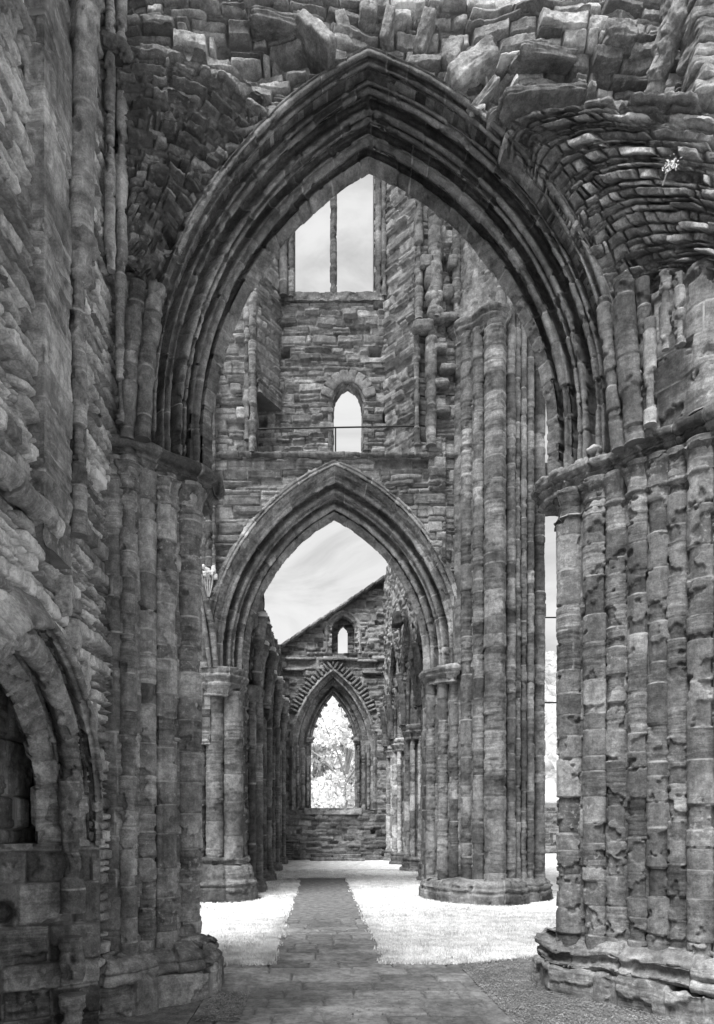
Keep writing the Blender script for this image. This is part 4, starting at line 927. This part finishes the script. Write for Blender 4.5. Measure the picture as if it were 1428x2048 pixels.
# ---- nave glimpse through the gap right of the crossing pier
t = thing('tracery_fragment', 'broken stone tracery spanning the gap beside the tall crossing pier', 'tracery', at(1100, 1030, 16))
tube('transom', [at(1074, 1026, 15.9), at(1100, 1025, 15.9), at(1140, 1026, 15.9)], .09, M_MIDP, t, res=.03, st=VOUSS, seed=3)
tube('tracery_bar', [at(1070, 1015, 15.9), at(1088, 1008, 15.9), at(1100, 985, 15.9)], .07, M_MIDP, t, res=.03, st=VOUSS, seed=4)
tube('tracery_bar', [at(1134, 1015, 15.9), at(1116, 1005, 15.9), at(1100, 985, 15.9)], .07, M_MIDP, t, res=.03, st=VOUSS, seed=5)
prism('jamb', [(wx(1138, 15.9), 15.0), (wx(1190, 15.9), 15.0), (wx(1190, 15.9), 16.4), (wx(1138, 15.9), 16.4)], -.05, 11.0, M_MIDP, t, res=.04, st=PIERCORE, seed=8)
prism('spandrel', [at(1070, 0, 15.8)[:2], at(1140, 0, 15.8)[:2], at(1140, 0, 16.1)[:2], at(1070, 0, 16.1)[:2]], wz(990, 15.9), wz(930, 15.9), M_MIDP, t, res=.04, st=PIERCORE, seed=6)
stone('stone', at(1112, 1058, 15.9), (.06, .1, .1), M_MIDP, t, 7, (), .15)
for i, (py, l) in enumerate([(1235, 'upper thin iron tie rod crossing the gap beside the crossing pier'), (1405, 'lower thin iron tie rod crossing the gap beside the crossing pier')]):
    o = tube('tie_rod', [at(1070, py, 15.2), at(1100, py, 15.2), at(1150, py, 15.2)], .016, M_IRON, None, res=.02, st=None)
    tag(o, l, 'rod', 'iron tie rods')
t = thing('boundary_wall', 'dark low stone wall seen through the gap at right, with grass in front', 'wall', (12, 37, 0))
wall_y('wall', 37, 8.5, 17, -.05, wz(1614, 37), .06, M_FAR, t, style(**{**WALLM, 'tone': .14}), 501, thick=.6)
stone('footing', (12.2, 36.6, .18), (6, .5, .35), M_FAR, t, 502, (), .25, .03, 9, 12)
t = thing('house', 'small pale gabled house beyond the boundary wall in the gap', 'house', (19.8, 60, 0))
def boxmesh(name, x0, x1, y0, y1, z0, z1, mat, par):
    v = np.array([(x, y, z) for x in (x0, x1) for y in (y0, y1) for z in (z0, z1)])
    f = np.array([(0,1,3,2), (4,6,7,5), (0,4,5,1), (2,3,7,6), (1,5,7,3), (0,2,6,4)])
    return emit(name, v, f, mat, par, np.full(8, .3), np.zeros(8), False)
zr, ze = wz(1562, 62), wz(1603, 59)
boxmesh('wall', 17.6, 20.4, 59, 65, -.1, ze + .02, M_SLATE, t)
v = np.array([(17.4, 58.6, ze - .15), (20.6, 58.6, ze - .15), (20.6, 62, zr), (17.4, 62, zr), (20.6, 65.4, ze - .15), (17.4, 65.4, ze - .15)], float)
v = np.concatenate([v, v + np.array([0, 0, .15])])
emit('roof', v, np.array([(0,1,2,3), (3,2,4,5), (6,7,8,9), (9,8,10,11), (0,1,7,6), (4,5,11,10), (1,2,8,7), (2,4,10,8), (0,3,9,6), (3,5,11,9)]), M_SLATE, t, np.full(12, .3), np.zeros(12), False)
for x in (17.62, 20.38):
    v = np.array([(x, 59, ze), (x, 65, ze), (x, 62, zr - .05), (x, 60.5, (ze + zr) / 2 - .03)], float)
    emit('gable', np.concatenate([v, v + np.array([.02, 0, 0])]), np.array([(0,1,2,3), (4,5,6,7)]), M_BARK, t, np.full(8, .3), np.zeros(8), False)

# ================================================================= GROUND
def sheet(name, x0, x1, y0, y1, z, res, mat, st=None, seed=1, mask=None, amp=.0, kind='structure', thick=-.05):
    X, Y = grid_xy(x0, x1, y0, y1, res)
    P = np.stack([X, Y, np.zeros_like(X) + z], -1)
    ex = amp * 2 * (fbm(P * 2.5, 4, seed) - .5) if amp else None
    mk = None if mask is None else mask(cellmid(X), cellmid(Y))
    o = surf(name, P, X, Y, mat, None, st, seed, mask=mk, thick=(0, 0, thick), face=(0, 0, 1), extra=ex)
    o['kind'] = kind; return o
rg = np.random.default_rng(5)
g = emit('ground', np.array([(-700, -50, -.06), (700, -50, -.06), (700, 900, -.06), (-700, 900, -.06)], float), np.array([(0, 1, 2, 3)]), M_GRASS, None, np.full(4, .3), np.zeros(4), False)
g['kind'] = 'structure'
def edge(Y, seed, a=.06): return a * 2 * (fbm(np.stack([Y * 2.6, Y * 0, Y * 0], -1), 5, seed, .7) - .5)
PL, PR = -.60, .78
def lawn(X, Y):
    left = (X < PL + .03 + edge(Y, 3, .14)) & (Y > 7.86 + edge(X, 4, .10))
    right = (X > PR - .02 + edge(Y, 5, .11)) & (Y > 7.90 + edge(X, 6, .10) + .28 * np.clip((X - 1.5) / .8, 0, 1.6))
    back = (Y > 20.1 + edge(X, 7, .06))
    q = left | right | back
    q &= ~((X > -1.5) & (X < -.55) & (np.abs(Y - 19.6) < .42))            # bare strip by the wall end
    q &= ~((X + 2.12) ** 2 + (Y - 14.75) ** 2 < (.93 + .06 * np.sin(X * 31 + Y * 23)) ** 2)
    return q
sheet('lawn', -7, 14, 7.6, 36, .012, .045, M_GRASS, None, 601, mask=lawn, amp=.02)
FLAG = style(ch=.42, cv=.35, ln=.85, lv=.6, joint=.016, edge=.014, dep=.008, gap=.022, prot=.006, er=.008, ef=2.5, warp=.02, tone=.27, tv=.28, rough=.002)
sheet('paving', -1.05, 1.62, 4.4, 7.98, .0, .014, M_FLAG, style(**{**FLAG, 'ch': .34, 'ln': .62}), 603)
sheet('path', PL - .02, PR + .02, 8.0, 11.7, .001, .016, M_FLAG, style(**{**FLAG, 'ch': .36, 'ln': .55}), 605)
sheet('gravel_path', PL - .05, PR + .05, 11.7, 20.15, .0, .03, M_GRAVEL, None, 607, amp=.012)
sheet('gravel', 1.63, 4.4, 4.4, 9.2, -.004, .02, M_GRAVEL, None, 609, amp=.018)
sheet('gravel', -2.4, -1.06, 4.4, 8.1, -.004, .02, M_GRAVEL, None, 611, amp=.03)
for sx in (PL - .05, PR + .05):
    for i in range(9):
        pass
# gravel pebbles
def scatter(name, n, fx, mat, size, seed):
    r = np.random.default_rng(seed); c = fx(r, n); n = len(c)
    b = np.array([(1,0,0), (0,1,0), (-1,0,0), (0,-1,0), (0,0,.7), (0,0,-.7)], float)
    sz = size * (.5 + r.random((n, 1, 1)) * 1.0) * np.array([1, 1, .7]) * (.7 + .6 * r.random((n, 1, 3)))
    a = r.random(n) * 6.28; ca, sa = np.cos(a), np.sin(a)
    v = b[None] * sz; x = v[..., 0] * ca[:, None] - v[..., 1] * sa[:, None]; y = v[..., 0] * sa[:, None] + v[..., 1] * ca[:, None]
    v = np.stack([x, y, v[..., 2]], -1) + c[:, None]
    f = np.array([(0,1,4), (1,2,4), (2,3,4), (3,0,4), (1,0,5), (2,1,5), (3,2,5), (0,3,5)])
    fa = (f[None] + (np.arange(n) * 6)[:, None, None]).reshape(-1, 3)
    o = emit(name, v.reshape(-1, 3), fa, mat, None, np.repeat(.16 + .22 * r.random(n), 6), np.zeros(n * 6), False)
    o['kind'] = 'stuff'; return o
def gp(r, n):
    x = 1.55 + r.random(n) ** 1.3 * 1.6; y = 5.3 + r.random(n) * 3.0
    k = r.random(n) < .015; x = np.where(k, .2 + r.random(n) * 1.5, x); y = np.where(k, 5.6 + r.random(n) * 1.2, y)
    x2 = -1.0 + r.random(n // 5) * .35; y2 = 5.6 + r.random(n // 5) * 1.0
    return np.stack([np.r_[x, x2], np.r_[y, y2], np.full(n + n // 5, .012)], -1)
tag(scatter('pebbles', 16000, gp, M_FLAG, .0065, 3), 'loose gravel and grit beside the paving at the right pier', 'gravel')
# infrared-white grass blades
def blades(n, seed):
    r = np.random.default_rng(seed)
    y = 7.6 + (r.random(n) ** 2.1) * 16; x = -3.2 + r.random(n) * 8.2
    # extra along the edges
    ne = n // 8
    ye = 7.9 + r.random(ne) ** 1.4 * 12; sd = r.random(ne) < .5
    xe = np.where(sd, PL + .06 - np.abs(r.normal(0, .10, ne)), PR - .03 + np.abs(r.normal(0, .08, ne)))
    xf = r.random(ne // 2) * 5 - 2.3; yf = 7.86 + np.abs(r.normal(0, .1, ne // 2)) + .28 * np.clip((xf - 1.5) / .8, 0, 1.6)
    x = np.r_[x, xe, xf]; y = np.r_[y, ye, yf]
    k = lawn(x, y) | ((r.random(len(x)) < .25) & lawn(x + np.where(x > 0, .06, -.06), y + .04)); x, y = x[k], y[k]; m = len(x)
    h = .012 + .024 * r.random(m); w = .004 + .004 * r.random(m) + .0006 * (y - 7); a = r.random(m) * 6.28; l = .03 * r.random(m); b = r.random(m) * 6.28
    p0 = np.stack([x - w * np.cos(a), y - w * np.sin(a), np.full(m, .0)], -1); p1 = np.stack([x + w * np.cos(a), y + w * np.sin(a), np.full(m, .0)], -1)
    p2 = np.stack([x + l * np.cos(b), y + l * np.sin(b), h + .012], -1)
    o = emit('grass', np.stack([p0, p1, p2], 1).reshape(-1, 3), np.arange(3 * m).reshape(-1, 3), M_BLADE, None, np.full(3 * m, .3), np.zeros(3 * m), False)
    o['kind'] = 'stuff'; return o
tag(blades(230000, 9), 'short pale grass fringing the path and the lawn', 'grass')

# ================================================================= TREES AND HILL
def leaves(cl, n, size, seed):
    """n leaf clusters on crown lobes cl: [(x,y,z,r)] -> verts, tris"""
    r = np.random.default_rng(seed); cl = np.asarray(cl, float)
    w = cl[:, 3] ** 2; k = r.choice(len(cl), n, p=w / w.sum())
    d = r.normal(size=(n, 3)); d /= np.linalg.norm(d, axis=1, keepdims=True)
    c = cl[k, :3] + d * cl[k, 3:4] * (.55 + .5 * r.random((n, 1)) ** .5) * np.array([1, 1, .85])
    u = r.normal(size=(n, 3)); u /= np.linalg.norm(u, axis=1, keepdims=True); v = np.cross(u, r.normal(size=(n, 3))); v /= np.linalg.norm(v, axis=1, keepdims=True)
    s = size * (.5 + r.random((n, 1)))
    P = np.stack([c - u * s, c + v * s * .6, c + u * s, c - v * s * .6], 1)
    return P.reshape(-1, 3), np.arange(4 * n).reshape(-1, 4)
def tree(x, y, h, label, seed, nl=5200, size=.16, dens=1.0, group='pale infrared trees beyond the far window', rad=None, bare=.0):
    r = np.random.default_rng(seed)
    t = thing('tree', label, 'tree', (x, y, 0), group)
    R = rad or h * .28
    tube('trunk', [(x, y, -.1), (x + .1, y, h * .2), (x + .25, y, h * .45), (x + .2, y, h * .7)], [h * .012, h * .010, h * .007, h * .004], M_BARK, t, res=.06, st=None, sides=9)
    cl = []
    for i in range(int(16 * dens)):
        a = r.random() * 6.28; zz = h * (.25 + .72 * r.random()); rr = R * (1 - .6 * abs(zz / h - .5)) * (.4 + .6 * r.random())
        e = np.array([x + rr * math.cos(a), y + rr * math.sin(a), zz])
        b = np.array([x + .2, y, zz * .62])
        tube('branch', [b, (b + e) / 2 + np.array([0, 0, .2]), e, e + (e - b) * (.25 + bare) + np.array([0, 0, .3])], [h * .007, h * .004, h * .0025, h * .001], M_BARK, t, res=.08, st=None, sides=5)
        if r.random() > bare: cl.append((*e, h * (.07 + .07 * r.random())))
    v, f = leaves(cl, nl, size, seed)
    emit('crown', v, f, M_LEAF, t, np.full(len(v), .3), np.zeros(len(v)), False)
tree(1.2, 39, 9.5, 'pale leafy tree with bare dark branches showing, framed by the far window', 701, 4200, .13, 1.6, rad=2.6, bare=.45)
tree(-.6, 44, 7.5, 'rounded pale tree low behind the left half of the far window', 703, 6000, .15, 1.6, rad=2.6)
tree(2.6, 46, 8.2, 'rounded pale tree low behind the right half of the far window', 705, 6000, .15, 1.6, rad=2.6)
tree(.9, 50, 6.0, 'bushy pale tree low behind the middle of the far window', 707, 6000, .15, 1.6, rad=2.8)
# hill and wood
X, Y = grid_xy(-160, 260, 70, 420, 5)
Z = 62 * sstep(75, 330, Y + .12 * np.abs(X)) + 6 * (fbm(np.stack([X, Y, X * 0], -1) * .012, 3, 2) - .5) - 4 * (Y < 75)
P = np.stack([X, Y, Z - .2], -1)
o = surf('hill', P, X, Y, M_WOOD, None, None, 1, face=(0, 0, 1)); o['kind'] = 'structure'
def wood(n, seed):
    r = np.random.default_rng(seed)
    y = 78 + 260 * r.random(n); x = np.where(r.random(n) < .5, y * (-.10 + .22 * r.random(n)), y * (.24 + .2 * r.random(n)))
    z = 62 * sstep(75, 330, y + .12 * np.abs(x)) + 6 * (fbm(np.stack([x, y, x * 0], -1) * .012, 3, 2) - .5)
    P, q = blockmesh((2, 2, 2), 3, 5, .0, 2.0); k = len(P)
    rad = (2.0 + 2.4 * r.random(n)) * (.6 + y / 260)
    V = P[None] * rad[:, None, None] * np.array([1, 1, 1.15]) + np.stack([x, y, z + rad * .6], -1)[:, None]
    V = V + ((fbm(V * .55, 3, 5) - .5) * 2.2 * (rad[:, None] / 3))[..., None] * P[None]
    f = (q[None] + (np.arange(n) * k)[:, None, None]).reshape(-1, 4)
    o = emit('woodland', V.reshape(-1, 3), f, M_WOOD, None, np.full(n * k, .3), np.zeros(n * k), True)
    tag(o, 'pale wooded hillside of round tree crowns behind the ruin', 'woodland', kind='stuff')
wood(1500, 13)

# ================================================================= LIGHT, SKY, CAMERA
SUN_EL, SUN_AZ = 60.0, 210.0          # azimuth clockwise from +Y: from the left, a little behind the camera
w = bpy.data.worlds.new('World'); scene.world = w; w.use_nodes = True
nt = w.node_tree; bg = nt.nodes['Background']
sky = nt.nodes.new('ShaderNodeTexSky'); sky.sky_type = 'NISHITA'; sky.sun_disc = False
sky.sun_elevation = math.radians(SUN_EL); sky.sun_rotation = math.radians(SUN_AZ); sky.air_density = 1.0; sky.dust_density = 3.0
bw = nt.nodes.new('ShaderNodeRGBToBW'); nt.links.new(sky.outputs[0], bw.inputs[0])
tc = nt.nodes.new('ShaderNodeTexCoord')
sep = nt.nodes.new('ShaderNodeSeparateXYZ'); nt.links.new(tc.outputs['Generated'], sep.inputs[0])
mp = nt.nodes.new('ShaderNodeMapping'); mp.inputs['Scale'].default_value = (1, 1, 2.4); nt.links.new(tc.outputs['Generated'], mp.inputs[0])
cl = maprange(nt, noise(nt, mp.outputs[0], 4.6, 7, .6, .9), .30, .68, .68, 1.10)
ov = maprange(nt, sep.outputs[2], .62, 1.0, 3.9, SKY_ZEN)           # overcast veil, brighter overhead
v = math_(nt, 'MULTIPLY', ov, cl)
v = math_(nt, 'ADD', math_(nt, 'MULTIPLY', v, .85), math_(nt, 'MULTIPLY', bw.outputs[0], .15))
cb = nt.nodes.new('ShaderNodeCombineColor'); [nt.links.new(v, cb.inputs[i]) for i in range(3)]
nt.links.new(cb.outputs[0], bg.inputs['Color']); bg.inputs['Strength'].default_value = SKY_STR

L = bpy.data.lights.new('sun', 'SUN'); L.energy = SUN_E; L.angle = math.radians(SUN_ANG); L.color = (1, 1, 1)
so = bpy.data.objects.new('sun', L); COL.objects.link(so)
az, el = math.radians(SUN_AZ), math.radians(SUN_EL)
d = np.array([math.sin(az) * math.cos(el), math.cos(az) * math.cos(el), math.sin(el)])
from mathutils import Vector
so.rotation_euler = Vector(d).to_track_quat('Z', 'Y').to_euler(); so.location = (0, 0, 30)

cam = bpy.data.cameras.new('camera'); co = bpy.data.objects.new('camera', cam); COL.objects.link(co)
co.location = (0, 0, H); co.rotation_euler = (math.radians(90), 0, 0)
cam.sensor_width = 36; cam.sensor_fit = 'AUTO'; cam.lens = F / 2048 * 36
cam.shift_x = (714 - CX) / 2048; cam.shift_y = (CY - 1024) / 2048
cam.clip_start = .05; cam.clip_end = 2000
scene.camera = co
scene.view_settings.view_transform = 'Standard'; scene.view_settings.look = 'None'
scene.view_settings.exposure = EXPO; scene.view_settings.gamma = 1; scene.view_settings.use_curve_mapping = False
scene.render.engine = 'CYCLES'
scene.cycles.max_bounces = 4; scene.cycles.diffuse_bounces = 2
